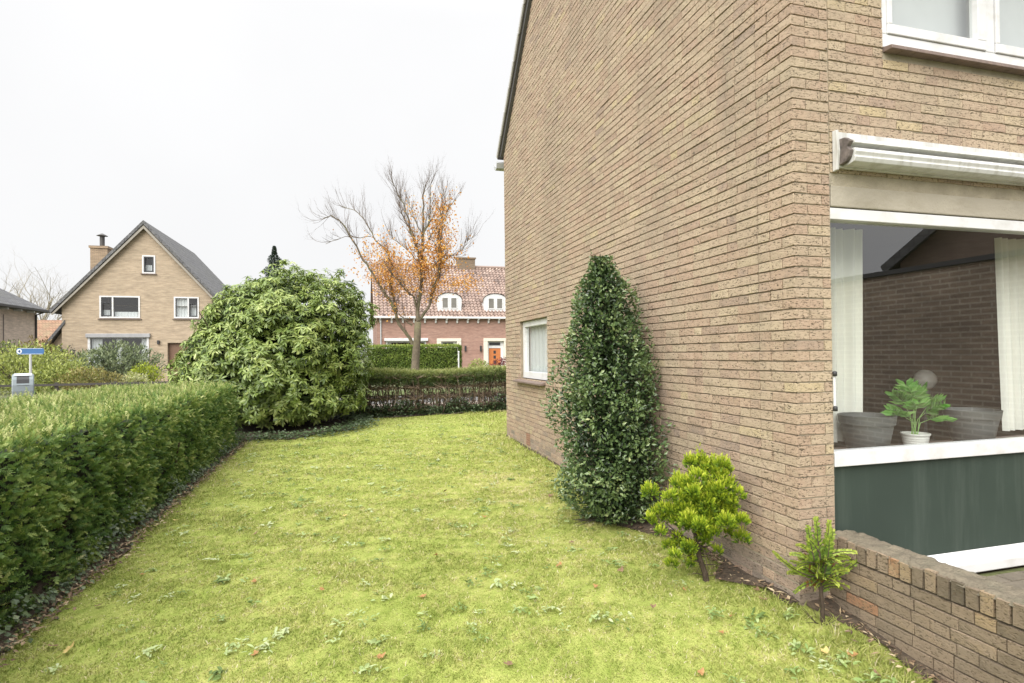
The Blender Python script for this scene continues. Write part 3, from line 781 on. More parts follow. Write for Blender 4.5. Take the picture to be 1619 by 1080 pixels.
    for (s0, s1) in ((.742, 1.58), (1.67, 2.565)):
        s = MB(); s.box(s0, s1, .002, .06, z0 + .088, z0 + .15); s.box(s0, s1, .002, .06, z1 - .145, z1 - .083)
        s.box(s0, s0 + .035, .002, .06, z0 + .151, z1 - .146); s.box(s1 - .075, s1, .002, .06, z0 + .151, z1 - .146)
        s.build("sash", M['white'], uo, bevel=.004)
    p3 = MB(); p3.add([(.76, .04, z0 + .14), (2.55, .04, z0 + .14), (2.55, .04, z1 - .14), (.76, .04, z1 - .14)], [(0, 1, 2, 3)]); p3.build("pane", M['glass_far'], uo)
    c3 = MB(); c3.add([(.7, .17, z0), (2.6, .17, z0), (2.6, .17, z1), (.7, .17, z1)], [(0, 1, 2, 3)]); c3.build("net_curtain", M['netcurtain'], uo)
    us = MB()
    for k in range(19):
        xa = .70 + k * .103
        us.prism([(.02, 3.404), (-.055, 3.388), (-.06, 3.362), (.012, 3.366)], 'x', xa, xa + .1015, 0, .5)
    us.build("sill", M['sill'], uo, bevel=.004)
    return H

def build_interior():
    # curtains behind the big window
    for nm, x0, x1, lab in (("curtain", .52, .99, "cream curtain hanging at the left end of the big window, behind a planter"), ("curtain", 2.30, 3.1, "cream curtain at the right edge of the photo, beside the right planter")):
        n = 90; xs = np.linspace(x0, x1, n)
        b = MB()
        V = []
        for z, sq in ((.86, .94), (1.5, .97), (2.36, 1.0)):
            for x in xs:
                xx = x0 + (x - x0) * sq if x0 < 1 else x1 + (x - x1) * sq
                V.append((xx, .46 + .022 * math.sin(x * 75) + .012 * math.sin(x * 31 + 1), z))
        b.add(V, [(r * n + i, r * n + i + 1, (r + 1) * n + i + 1, (r + 1) * n + i) for r in range(2) for i in range(n - 1)])
        tag(b.build(nm, M['curtain'], smooth=True), lab, "curtain")
    # planters on the window board
    def planter(x, y, lab):
        b = MB(); h = .225
        b.lathe([(0, 0), (.115, 0), (.125, .01), (.155, .165), (.164, .166), (.172, h), (.163, h), (.155, .18), (.112, .03), (0, .03)], (0, 0, 0), 40)
        o = b.build("planter", M['potgrey'], loc=(x, y, .841), smooth=False); tag(o, lab, "planter")
        for p in o.data.polygons: p.use_smooth = True
        o.modifiers.new("split", 'EDGE_SPLIT').split_angle = R(35)
        return o
    planter(.80, .26, "dark grey tapered planter on the window board, left of the small palm")
    planter(1.76, .27, "dark grey tapered planter on the window board, right of the small palm")
    rng = np.random.default_rng(17)
    pp = thing("potted_palm", "small green palm in a white ribbed pot between two grey planters", "houseplant", (1.17, .22, .841)); pp.scale = (.86, .86, .9)
    b = MB(); prof = [(0, 0), (.078, 0)]
    for k in range(5): prof += [(.080 + .003 * k, .006 + k * .017), (.083 + .003 * k, .014 + k * .017)]
    prof += [(.102, .092), (.102, .10), (.092, .10), (.088, .085), (0, .085)]
    b.lathe(prof, (0, 0, 0), 32); b.build("pot", M['potwhite'], pp)
    fr = MB(); st = MB()
    heads = [(-.02, .0, .36, .0), (.05, .02, .33, .6), (-.07, .03, .30, 2.8), (.09, -.02, .26, -.2), (-.05, -.05, .26, 3.6), (.01, .05, .38, 1.6), (.07, .05, .32, .8), (-.09, .0, .20, 3.0), (.03, -.06, .22, 5.0), (.10, -.04, .15, -.3), (-.16, -.03, .20, 3.2)]
    for (hx, hy, hz, aa) in heads:
        P0 = np.array([rng.normal() * .01, rng.normal() * .01, .09]); P2 = np.array([hx, hy, .09 + hz * .75])
        mid = (P0 + P2) / 2 + np.array([-.2 * hx, -.2 * hy, .03])
        st.tube([P0, mid, P2], [.004, .003, .002], 5, tint=.95)
        ax = norm(P2 - mid); n = 32
        k = np.linspace(0, 1, n); side = np.where(np.arange(n) % 2, 1, -1)
        out = norm(np.array([hx, hy, .0]) + rng.normal(size=3) * .02)
        pos = P2 + ax * (k[:, None] * .11) + out * (k[:, None] ** 2 * .04) - np.array([0, 0, 1.]) * (k[:, None] ** 2) * .03
        S = norm(np.cross(ax, out + np.array([.01, .02, .3])))
        D = ax * (.35 + .5 * k[:, None]) + S * side[:, None] * .8 + rng.normal(size=(n, 3)) * .1
        leaves(fr, pos, D, np.broadcast_to(out + np.array([0, 0, .3]), (n, 3)), (.125 - .05 * k) * rng.uniform(.8, 1.1, n), np.full(n, .030), np.clip(rng.normal(.5, .2, n), 0, 1), .1)
    fr.build("fronds", M['frond'], pp); st.build("stems", M['frond'], pp)
    lt = thing("globe_lamp", "white globe lamp standing in the dark room behind the palm", "lamp", (3.0, 1.6, .055))
    g = MB(); an = np.linspace(0, math.pi, 16); g.lathe([(.10 * math.sin(a), -.10 * math.cos(a)) for a in an], (0, 0, 1.14), 28)
    g.build("globe", mat_plain("opal_glass", (.75, .72, .66), rough=.25, var=.02), lt, smooth=True)
    s = MB(); s.lathe([(0, 0), (.12, 0), (.12, .02), (.012, .03), (.012, .98), (.05, .985), (.045, 1.045), (0, 1.05)], (0, 0, 0), 24); s.build("stand", M['potgrey'], lt)

def build_low_wall():
    W = thing("low_garden_wall", "low brown brick wall with upright top bricks beside the terrace, in the bottom right corner", "wall", (.22, 0, 0))
    B = Bricks(7); r = B.rng
    f = lambda u, d, z: (d, -u, z)
    zt = .295; n = 10
    for i in range(n):
        z = zt - (i + 1) * CH
        course_fill(B, f, .0, 2.6, z, .12 if i % 2 else .21, [], lambda zz: float(np.clip(r.normal(.5, .14) + (.45 if r.uniform() < .02 else 0), 0, 1)), i, proud=.001)
    w = MB(); B.into(w, 0, flip=True)
    w.box(.010, .19, -2.6, -.001, -.36, .294, 1)
    w.build("brickwork", [M['lowbrick'], M['darkmortar']], W)
    S = Bricks(9); r = S.rng; u = .004
    while u < 2.55:
        ln = .054 + r.normal() * .0015
        S.brick(f, u, u + ln, .303 + r.normal() * .001, .400 + r.normal() * .004, float(np.clip(r.normal(.48, .24), 0, .95)), .004 + abs(r.normal()) * .002); u += ln + .011
    s = MB(); S.into(s, 0, flip=True); s.box(.012, .18, -2.56, -.002, .296, .396, 1)
    s.build("top_bricks", [M['lowbrick'], M['darkmortar']], W)
    # lumpy mortar skin on top
    c = MB(); nu, nv = 180, 16
    us = np.linspace(-.002, 2.58, nu); vs = np.linspace(-.004, .196, nv)
    U, Vv = np.meshgrid(us, vs)
    P2 = np.stack([U.ravel(), Vv.ravel()], 1)
    z = .399 + .012 * Noise(71, .12, dim=2)(P2) + .008 * Noise(72, .04, dim=2)(P2)
    edge = np.minimum(P2[:, 1] + .004, .196 - P2[:, 1]); z -= .022 * np.exp(-edge / .012)
    x = P2[:, 1] + .006 * (Noise(73, .09, dim=2)(P2) - .5) * 2
    V = np.stack([x, -P2[:, 0], z], 1); k = np.arange(nu * nv).reshape(nv, nu)
    F = np.stack([k[:-1, :-1], k[1:, :-1], k[1:, 1:], k[:-1, 1:]], -1).reshape(-1, 4); c.add(V, F)
    c.build("coping", M['coping'], W, smooth=True)
    # terrace behind it
    pv = MB(); rr = np.random.default_rng(4)
    for i in range(9):
        for j in range(20):
            x0 = .418 + i * .212 + (.05 if j % 2 else 0); y1 = -.06 - j * .107
            t = rr.uniform(.2, .8)
            pv.box(x0, x0 + .204, y1 - .1, y1, -.05, .036 + rr.normal() * .002, 0, t)
    pv.box(.415, 3.9, -2.3, -.002, -.08, .028, 1)
    tag(pv.build("patio", [mat_tint("patio_bricks", [(0, (.10, .085, .065)), (.5, (.17, .145, .11)), (1, (.24, .20, .15))], rough=.95, noise=.4, nscale=14, bump=.5, bscale=60), mat_plain("mossy_joint", (.09, .10, .035), rough=1, var=.5, nscale=20)], bevel=.004), kind='structure')

# ------------------------------------------------------------------ hedges and shrubs of the garden
YEW = [(0, (.016, .03, .012)), (.2, (.030, .068, .020)), (.45, (.076, .155, .036)), (.68, (.172, .26, .060)), (.86, (.335, .395, .11)), (1.0, (.52, .53, .24))]

def core_box(mb, x0, x1, y0, y1, z0, z1, seed, amp=.05, step=.12, mat=0, tint=.05):
    """lumpy core shell of a hedge, its inner shade painted in as dark colour"""
    def grid(f, nu, nv):
        u, v = np.meshgrid(np.linspace(0, 1, nu), np.linspace(0, 1, nv)); P = f(u.ravel(), v.ravel())
        nz = Noise(seed, .5)(P)[:, None]; c = np.array([(x0 + x1) / 2, P[:, 1].mean() if False else 0, (z0 + z1) / 2])
        ctr = P.copy(); ctr[:, 0] = c[0]; ctr[:, 2] = c[2]
        P = P + norm(P - ctr + 1e-6) * (nz - .7) * amp
        k = np.arange(nu * nv).reshape(nv, nu)
        mb.add(P, np.stack([k[:-1, :-1], k[:-1, 1:], k[1:, 1:], k[1:, :-1]], -1).reshape(-1, 4), mat, tint)
    ny = max(3, int((y1 - y0) / step)); nx = max(3, int((x1 - x0) / step)); nzz = max(3, int((z1 - z0) / step))
    grid(lambda u, v: np.stack([np.full_like(u, x1), y0 + (y1 - y0) * u, z0 + (z1 - z0) * v], 1), ny, nzz)
    grid(lambda u, v: np.stack([np.full_like(u, x0), y0 + (y1 - y0) * u, z0 + (z1 - z0) * v], 1), ny, nzz)
    grid(lambda u, v: np.stack([x0 + (x1 - x0) * v, y0 + (y1 - y0) * u, np.full_like(u, z1)], 1), ny, nx)
    grid(lambda u, v: np.stack([x0 + (x1 - x0) * u, np.full_like(u, y0), z0 + (z1 - z0) * v], 1), nx, nzz)
    grid(lambda u, v: np.stack([x0 + (x1 - x0) * u, np.full_like(u, y1), z0 + (z1 - z0) * v], 1), nx, nzz)

def build_left_hedge():
    Hd = thing("yew_hedge", "long dark green clipped yew hedge with pale shaggy top along the left of the lawn", "hedge", (0, 0, 0))
    rng = np.random.default_rng(51)
    X0, X1, Y0, Y1, ZT = -6.05, -4.30, -1.9, 7.15, 1.04
    m = mat_tint("yew_needles", YEW, rough=.55, spec=.35, transl=.22)
    core = MB(); core_box(core, X0 + .12, X1 - .17, Y0, Y1 - .12, .08, ZT - .10, 5, .10)  # closed dark shell, the hedge's inner shade put into its colour
    core.build("shade_core", mat_tint("hedge_shade_core", [(0, (.012, .016, .008)), (.4, (.03, .032, .018)), (1, (.07, .05, .03))], rough=1, noise=.4, nscale=30, bump=1, bscale=40), Hd)
    n1, n2 = Noise(61, .55), Noise(62, .2)
    # front face
    n = 21000
    P = np.stack([np.full(n, X1), rng.uniform(0, 1, n) ** 1.0 * (Y1 - Y0) + Y0, rng.uniform(.03, ZT, n)], 1)
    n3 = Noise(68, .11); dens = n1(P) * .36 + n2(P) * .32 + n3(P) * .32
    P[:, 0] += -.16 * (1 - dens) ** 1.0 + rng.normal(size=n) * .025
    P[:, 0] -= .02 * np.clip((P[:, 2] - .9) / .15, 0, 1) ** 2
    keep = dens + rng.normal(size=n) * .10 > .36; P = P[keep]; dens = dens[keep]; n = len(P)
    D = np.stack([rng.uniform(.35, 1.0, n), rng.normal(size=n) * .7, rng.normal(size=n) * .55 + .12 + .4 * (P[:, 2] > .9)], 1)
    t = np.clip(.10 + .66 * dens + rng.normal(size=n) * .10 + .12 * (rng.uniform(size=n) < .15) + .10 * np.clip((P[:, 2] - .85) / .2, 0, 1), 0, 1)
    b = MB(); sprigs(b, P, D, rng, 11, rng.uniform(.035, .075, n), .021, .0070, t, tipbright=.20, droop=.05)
    # end towards the rhododendron
    n = 1700; P = np.stack([rng.uniform(X0, X1, n), np.full(n, Y1) + rng.normal(size=n) * .03, rng.uniform(.1, ZT, n)], 1)
    D = np.stack([rng.normal(size=n) * .5, rng.uniform(.5, 1, n), rng.normal(size=n) * .4], 1)
    sprigs(b, P, D, rng, 12, .09, .026, .0042, np.clip(rng.normal(.38, .1, n), 0, 1), tipbright=.15)
    b.build("side_foliage", m, Hd)
    # top: pale upright shoots
    b = MB(); n = 17000
    P = np.stack([rng.uniform(X0, X1 - .01, n), rng.uniform(Y0, Y1, n), np.full(n, ZT)], 1)
    q = n1(P); P[:, 2] += -.05 + .06 * q + rng.normal(size=n) * .02 - .015 * np.exp(-(X1 - P[:, 0]) / .05)
    D = np.stack([rng.normal(size=n) * .22, rng.normal(size=n) * .22, np.ones(n)], 1)
    L = rng.uniform(.04, .10, n) * (1 + .55 * (rng.uniform(size=n) < .15))
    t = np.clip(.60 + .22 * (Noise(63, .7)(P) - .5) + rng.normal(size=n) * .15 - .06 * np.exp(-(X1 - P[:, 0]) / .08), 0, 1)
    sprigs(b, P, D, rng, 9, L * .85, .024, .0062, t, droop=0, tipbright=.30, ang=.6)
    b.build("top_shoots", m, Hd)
    st = MB()
    for k in range(46):
        y = Y0 + .1 + k * (Y1 - Y0 - .2) / 45 + rng.normal() * .05; x = -4.52 + rng.normal() * .07
        st.tube([(x, y, -.12), (x + rng.normal() * .03, y + rng.normal() * .04, .2), (x + rng.normal() * .05, y + rng.normal() * .08, .6)], [.022, .016, .01], 6)
    st.build("stems", M['bark'], Hd)
    # ivy creeping along the foot of the hedge and under the big bush
    b = MB(); n = 2600
    y = rng.uniform(-1.8, 7.3, n); prof = Noise(64, .8, dim=2)(np.stack([y, y * 0], 1))
    hgt = .05 + .38 * np.clip(prof - .42, 0, 1) + .42 * np.exp(-((y - .4) / .55) ** 2) + .22 * np.exp(-((y - 2.4) / .4) ** 2)
    z = rng.uniform(0, 1, n) ** 1.5 * hgt
    P = np.stack([-4.27 + .04 * rng.normal(size=n) - .08 * (z / .3) * (rng.uniform(size=n)), y, gz(0, y) + .02 + z], 1)
    D = np.stack([rng.uniform(.2, 1, n), rng.normal(size=n) * .7, rng.normal(size=n) * .3 - .4], 1)
    U = np.stack([rng.uniform(.3, 1, n), rng.normal(size=n) * .3, rng.uniform(.4, 1, n)], 1)
    s = rng.uniform(.018, .038, n)
    leaves(b, P, D, U, s, s * .95, np.clip(rng.normal(.45, .22, n), 0, 1), .1)
    # spilling round the rhododendron
    n = 5200; an = rng.uniform(0, 2 * math.pi, n); rr = 1.62 + rng.normal(size=n) * .16
    P = np.stack([-3.95 + rr * np.cos(an), 9.1 + rr * np.sin(an), np.zeros(n)], 1); P[:, 2] = gz(0, P[:, 1]) + .02 + rng.uniform(0, .10, n)
    D = np.stack([rng.normal(size=n), rng.normal(size=n), rng.normal(size=n) * .3], 1)
    U = np.stack([rng.normal(size=n) * .4, -np.abs(rng.normal(size=n) * .4), np.ones(n)], 1)
    s = rng.uniform(.03, .055, n); leaves(b, P, D, U, s, s * .95, np.clip(rng.normal(.42, .2, n), 0, 1), .1)
    # and along the foot of the thin hedge at the back
    n = 8500; x = rng.uniform(-2.9, 2.6, n)
    P = np.stack([x, 10.16 + .12 * (x + .5) + np.abs(rng.normal(size=n)) * .22, np.zeros(n)], 1)
    P[:, 2] = .155 + rng.uniform(0, 1, n) ** 1.6 * (.10 + .30 * Noise(65, .7, dim=2)(P[:, :2]))
    D = np.stack([rng.normal(size=n), rng.normal(size=n) - .5, rng.normal(size=n) * .4], 1)
    U = np.stack([rng.normal(size=n) * .4, -np.abs(rng.normal(size=n) * .7), np.ones(n)], 1)
    s = rng.uniform(.035, .06, n); leaves(b, P, D, U, s, s * .95, np.clip(rng.normal(.42, .2, n), 0, 1), .1)
    tag(b.build("ivy", mat_tint("ivy_leaves", [(0, (.02, .035, .012)), (.4, (.05, .085, .03)), (.75, (.105, .15, .065)), (1, (.22, .26, .15))], rough=.45, transl=.1)), kind='stuff')
    # fallen twigs, needles and dead leaves littering the bare soil
    b = MB(); n = 1700; y = rng.uniform(-1.6, 7.2, n)
    P = np.stack([-4.24 + np.abs(rng.normal(size=n)) * .06, y, gz(0, y) + .035 + rng.uniform(0, .012, n)], 1)
    nw = 500; yw = rng.uniform(0, 2.9, nw); P2 = np.stack([-.04 - rng.uniform(0, 1, nw) * (.02 + .42 * np.exp(-((yw - 1.8) / .45) ** 2) + .26 * np.exp(-((yw - .47) / .14) ** 2)), yw, gz(0, yw) + .036], 1)
    n3 = 260; y3 = rng.uniform(-1.3, .0, n3); P3 = np.stack([.20 - np.abs(rng.normal(size=n3)) * .06, y3, gz(0, y3) + .036], 1)
    P = np.concatenate([P, P2, P3]); n = len(P)
    D = rng.normal(size=(n, 3)) * np.array([1, 1, .15]); U = np.array([0, 0, 1.]) + rng.normal(size=(n, 3)) * .3
    leaves(b, P, D, U, rng.uniform(.015, .06, n), rng.uniform(.004, .022, n), rng.uniform(0, 1, n), .2)
    tag(b.build("leaf_litter", mat_tint("leaf_litter", [(0, (.07, .045, .03)), (.5, (.20, .13, .08)), (.85, (.36, .27, .16)), (1, (.48, .40, .27))], rough=.8)), kind='stuff')

def build_back_hedge():
    Hd = thing("thin_hedge", "low thin hedge with green top and bare brown stems at the back of the lawn", "hedge", (0, 10.45, .14), math.atan(.12))
    rng = np.random.default_rng(52)
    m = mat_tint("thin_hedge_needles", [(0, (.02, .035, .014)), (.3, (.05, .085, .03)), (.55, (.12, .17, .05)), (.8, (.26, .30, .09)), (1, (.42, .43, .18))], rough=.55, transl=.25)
    b = MB(); n = 15000      # green top band
    P = np.stack([rng.uniform(-2.6, 2.9, n), rng.uniform(-.20, .24, n), .98 + rng.normal(size=n) * .02], 1)
    k = rng.uniform(size=n); P[:, 2] -= k ** 1.6 * .30
    P[:, 2] += .03 * np.sin(P[:, 0] * 2.1)
    D = np.stack([rng.normal(size=n) * .4, rng.normal(size=n) * .5 - .25 * (P[:, 1] < 0), np.where(k < .3, 1.0, .2) * np.ones(n)], 1)
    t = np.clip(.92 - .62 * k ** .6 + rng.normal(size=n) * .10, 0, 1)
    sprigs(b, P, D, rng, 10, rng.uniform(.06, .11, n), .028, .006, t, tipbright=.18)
    # patchy green lower down, dense at the right end by the house
    n = 5200; P = np.stack([rng.uniform(-2.6, 2.9, n), rng.uniform(-.18, .2, n), rng.uniform(.05, .85, n)], 1)
    nz = Noise(66, .35)(P); w = np.clip((P[:, 0] - .95) / .25, 0, 1) + np.clip((-1.9 - P[:, 0]) / .3, 0, 1) * .5
    keep = rng.uniform(size=n) < np.clip(w * .9 + (nz > .60) * .55, 0, 1); P = P[keep]; n = len(P)
    D = np.stack([rng.normal(size=n) * .7, -np.abs(rng.normal(size=n)) * .7, rng.normal(size=n) * .4], 1)
    sprigs(b, P, D, rng, 9, .08, .028, .006, np.clip(rng.normal(.33, .13, n), 0, 1), tipbright=.15)
    b.build("foliage", m, Hd)
    n = 7000; q = MB()
    P = np.stack([rng.uniform(-2.6, 2.7, n), rng.normal(size=n) * .10 + .06, rng.uniform(.05, .84, n)], 1); P = P[Noise(67, .3)(P) > .36]; n = len(P)
    L = rng.uniform(.03, .07, n); leaves(q, P, rng.normal(size=(n, 3)) + np.array([0, 0, -.3]), rand_dirs(rng, n), L, L * .5, np.clip(rng.normal(.35, .2, n), 0, 1), .2)
    q.build("dead_leaves", mat_tint("dead_hedge_leaves", [(0, (.035, .03, .018)), (.5, (.10, .075, .05)), (1, (.20, .15, .10))], rough=.9), Hd)
    s = MB()
    for i in range(300):     # stems and a brown thicket of dead twigs
        x = rng.uniform(-2.55, 2.8); y = rng.normal() * .06
        p = [(x, y, -.1)]
        for q in range(4): p.append((p[-1][0] + rng.normal() * .05, p[-1][1] + rng.normal() * .04, p[-1][2] + .235))
        s.tube(p, [.014, .011, .009, .007, .004], 5, tint=rng.uniform(0, 1))
        for q in range(16):
            a = np.array(p[rng.integers(1, 5)]) + rng.normal(size=3) * .01; d = np.array([rng.normal() * .14, rng.normal() * .09, rng.uniform(.0, .13)])
            s.tube([a, a + d * .5 + rng.normal(size=3) * .015, a + d], [.006, .005, .003], 3, tint=rng.uniform(0, 1), cap=False)
    s.build("stems", mat_tint("brown_hedge_stems", [(0, (.06, .04, .03)), (.5, (.16, .11, .08)), (1, (.30, .23, .17))], rough=.95), Hd)

def build_rhododendron():
    Rh = thing("rhododendron", "big rounded rhododendron bush with long drooping leaves at the end of the left hedge", "bush", (-4.0, 9.3, .12))
    rng = np.random.default_rng(53)
    m = mat_tint("rhododendron_leaves", [(0, (.02, .035, .012)), (.3, (.085, .135, .032)), (.55, (.185, .26, .058)), (.8, (.31, .38, .10)), (1, (.45, .50, .20))], rough=.38, spec=.5, transl=.18)
    b = MB()
    def shell(nw, lo, hi, tint0, seed):
        d = rand_dirs(rng, nw * 2); d = d[d[:, 2] > -.85][:nw]; nw = len(d)
        k = rng.uniform(lo, hi, nw) * (1 + .13 * (Noise(seed, .55)(d) * 2 - 1) + .07 * (Noise(seed + 1, .2)(d) * 2 - 1))
        r = np.array([1.68, 1.55, 1.60])
        dz = d[:, 2]
        P = d * r * k[:, None]
        # squarer shoulders, skirt reaching the ground on the left, drawn in at the right foot
        hz = np.sqrt(np.clip(1 - dz ** 2, .02, 1)); widen = np.clip(1 / hz, 1, 1.28) ** .8
        P[:, 0] *= widen; P[:, 1] *= widen
        P[:, 2] += 1.42
        low = np.clip((1.0 - P[:, 2]) / 1.0, 0, 1); P[:, 0] *= 1 - .14 * low; P[:, 1] *= 1 - .14 * low
        P[:, 0] += .22 * np.clip((P[:, 2] - 1.4) / 1.6, 0, 1)
        P[:, 0] = np.where(P[:, 0] < .3, .3 + (P[:, 0] - .3) * (1 - .34 * np.clip((P[:, 2] - 1.2) / 1.6, 0, 1)), P[:, 0])
        dens = Noise(seed + 3, .8)(P)
        ok = (P[:, 2] > .10 + .15 * rng.uniform(size=nw)) & ~((P[:, 2] < .22) & (P[:, 0] > .9))
        P, d, dens = P[ok], d[ok], dens[ok]; nw = len(P)
        ax = norm(norm(d / r) * .75 + np.array([0, 0, .62]) + rng.normal(size=(nw, 3)) * .22)
        A1 = norm(np.cross(ax, np.array([.2, .3, .9]) + rng.normal(size=(nw, 3)) * .1)); A2 = np.cross(ax, A1)
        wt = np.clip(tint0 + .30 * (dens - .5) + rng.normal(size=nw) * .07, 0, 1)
        for j in range(10):
            a = 2 * math.pi * j / 10 + rng.normal(size=nw) * .2
            el = rng.normal(-.12, .28, nw)
            D = A1 * np.cos(a)[:, None] + A2 * np.sin(a)[:, None] + ax * el[:, None]
            L = rng.uniform(.07, .13, nw)
            long_leaves(b, P + ax * rng.uniform(-.02, .02, nw)[:, None], D, ax, L, L * rng.uniform(.29, .37, nw), rng.uniform(.12, .42, nw), np.clip(wt + rng.normal(size=nw) * .11 + (rng.uniform(size=nw) < .015) * .3, 0, 1))
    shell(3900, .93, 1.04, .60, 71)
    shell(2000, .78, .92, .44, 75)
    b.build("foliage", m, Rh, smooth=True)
    s = MB()
    for i in range(42):
        a = rng.uniform(0, 6.28); r0 = rng.uniform(.05, .3); r1 = rng.uniform(.7, 1.5); zt = rng.uniform(.6, 2.6)
        p0 = np.array([r0 * math.cos(a), r0 * math.sin(a), -.1]); p3 = np.array([r1 * math.cos(a), r1 * math.sin(a), zt])
        s.tube([p0, p0 * .6 + p3 * .3 + rng.normal(size=3) * .1 + np.array([0, 0, .2]), p0 * .2 + p3 * .75 + rng.normal(size=3) * .08, p3], [.04, .028, .018, .008], 6)
    s.build("branches", M['bark'], Rh)
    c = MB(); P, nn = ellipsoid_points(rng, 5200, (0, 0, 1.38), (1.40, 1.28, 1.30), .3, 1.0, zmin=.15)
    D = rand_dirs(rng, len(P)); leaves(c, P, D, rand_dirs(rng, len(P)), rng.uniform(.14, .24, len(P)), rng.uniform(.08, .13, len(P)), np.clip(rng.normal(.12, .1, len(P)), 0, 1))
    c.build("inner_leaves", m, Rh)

def build_holly():
    Ho = thing("holly", "tall tapering dark glossy holly growing against the brick gable wall", "shrub", (-.35, 1.76, .02)); Ho.scale = (.90, .90, .955)
    rng = np.random.default_rng(54)
    m = mat_tint("holly_leaves", [(0, (.014, .027, .010)), (.35, (.05, .09, .03)), (.65, (.125, .185, .065)), (.88, (.23, .29, .12)), (1, (.34, .37, .17))], rough=.32, spec=.6, transl=.08)
    prof_z = np.array([.08, .2, .5, .8, 1.1, 1.45, 1.75, 2.02, 2.2, 2.32]); prof_r = np.array([.25, .38, .48, .51, .48, .42, .345, .265, .19, .08])
    def pos(n, lo, hi):
        z = rng.uniform(.06, 2.42, n); rr = np.interp(z, prof_z, prof_r)
        ok = rng.uniform(size=n) < rr / .53 + .08; z, rr = z[ok], rr[ok]; n = len(z)
        a = rng.uniform(0, 2 * math.pi, n); k = rng.uniform(lo, hi, n)
        d = np.stack([np.cos(a), np.sin(a)], 1)
        bump = Noise(81, .42)(np.stack([d[:, 0] * .5, d[:, 1] * .5, z], 1))
        big = Noise(83, .75)(np.stack([d[:, 0] * .55, d[:, 1] * .55, z], 1))
        rr = rr * k * (.58 + .42 * bump + .46 * big)
        return np.stack([rr * d[:, 0] - .035 * z, rr * d[:, 1] + .01 * z, z], 1), d, bump
    b = MB()
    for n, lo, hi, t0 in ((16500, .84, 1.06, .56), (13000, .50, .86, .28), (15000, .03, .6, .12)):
        P, d, bump = pos(n, lo, hi)
        gap = Noise(82, .34)(P)
        ok = (P[:, 0] < .36) & ((gap > .35) | (lo < .8)); P, d, bump = P[ok], d[ok], bump[ok]; n = len(P)
        D = np.stack([d[:, 0] * .8, d[:, 1] * .8, np.full(n, .25)], 1) + rng.normal(size=(n, 3)) * .6
        U = np.stack([d[:, 0] * .7, d[:, 1] * .7, np.full(n, .6)], 1) + rng.normal(size=(n, 3)) * .45
        L = rng.uniform(.030, .052, n)
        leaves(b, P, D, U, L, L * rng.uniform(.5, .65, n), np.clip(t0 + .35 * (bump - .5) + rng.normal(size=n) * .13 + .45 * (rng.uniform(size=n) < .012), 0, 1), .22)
    # leading shoots at the top
    for (x, y, z0, z1) in ((-.17, .04, 2.15, 2.48), (-.06, 0, 2.15, 2.42), (.05, -.03, 2.05, 2.38), (.22, -.12, 1.85, 2.16), (-.1, .05, 2.0, 2.3), (.1, .05, 2.1, 2.34), (.30, -.22, 1.5, 1.74), (.34, -.26, 1.25, 1.5)):
        n = 46; t = np.linspace(0, 1, n); a = rng.uniform(0, 6.28, n)
        P = np.stack([x + .015 * np.cos(a), y + .015 * np.sin(a), z0 + (z1 - z0) * t], 1)
        D = np.stack([np.cos(a), np.sin(a), np.full(n, .8)], 1); L = rng.uniform(.028, .045, n) * (1.1 - .5 * t)
        leaves(b, P, D, np.array([[0, 0, 1.]]) + rng.normal(size=(n, 3)) * .3, L, L * .6, np.clip(rng.normal(.5, .15, n), 0, 1), .2)
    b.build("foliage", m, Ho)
    s = MB(); s.tube([(0, 0, -.1), (.02, .01, .6), (-.01, 0, 1.4), (-.06, .02, 2.35)], [.026, .018, .010, .002], 8)
    for i in range(36):
        z = rng.uniform(.1, 1.9); a = rng.uniform(0, 6.28); L = np.interp(z, prof_z, prof_r) * .85
        s.tube([(0, 0, z), (.5 * L * math.cos(a), .5 * L * math.sin(a), z + .08), (.8 * L * math.cos(a), .8 * L * math.sin(a), z + .18)], [.006, .004, .002], 5)
    for i in range(26):      # bare dry stems at the foot
        a = rng.uniform(2.2, 5.6); L = rng.uniform(.2, .42)
        s.tube([(.05 * math.cos(a), .05 * math.sin(a), .02), (L * .6 * math.cos(a), L * .6 * math.sin(a), .05), (L * math.cos(a), L * math.sin(a), rng.uniform(.02, .12))], [.005, .004, .002], 4)
    s.build("stems", mat_plain("dark_holly_bark", (.05, .045, .03), rough=.9, var=.3), Ho)

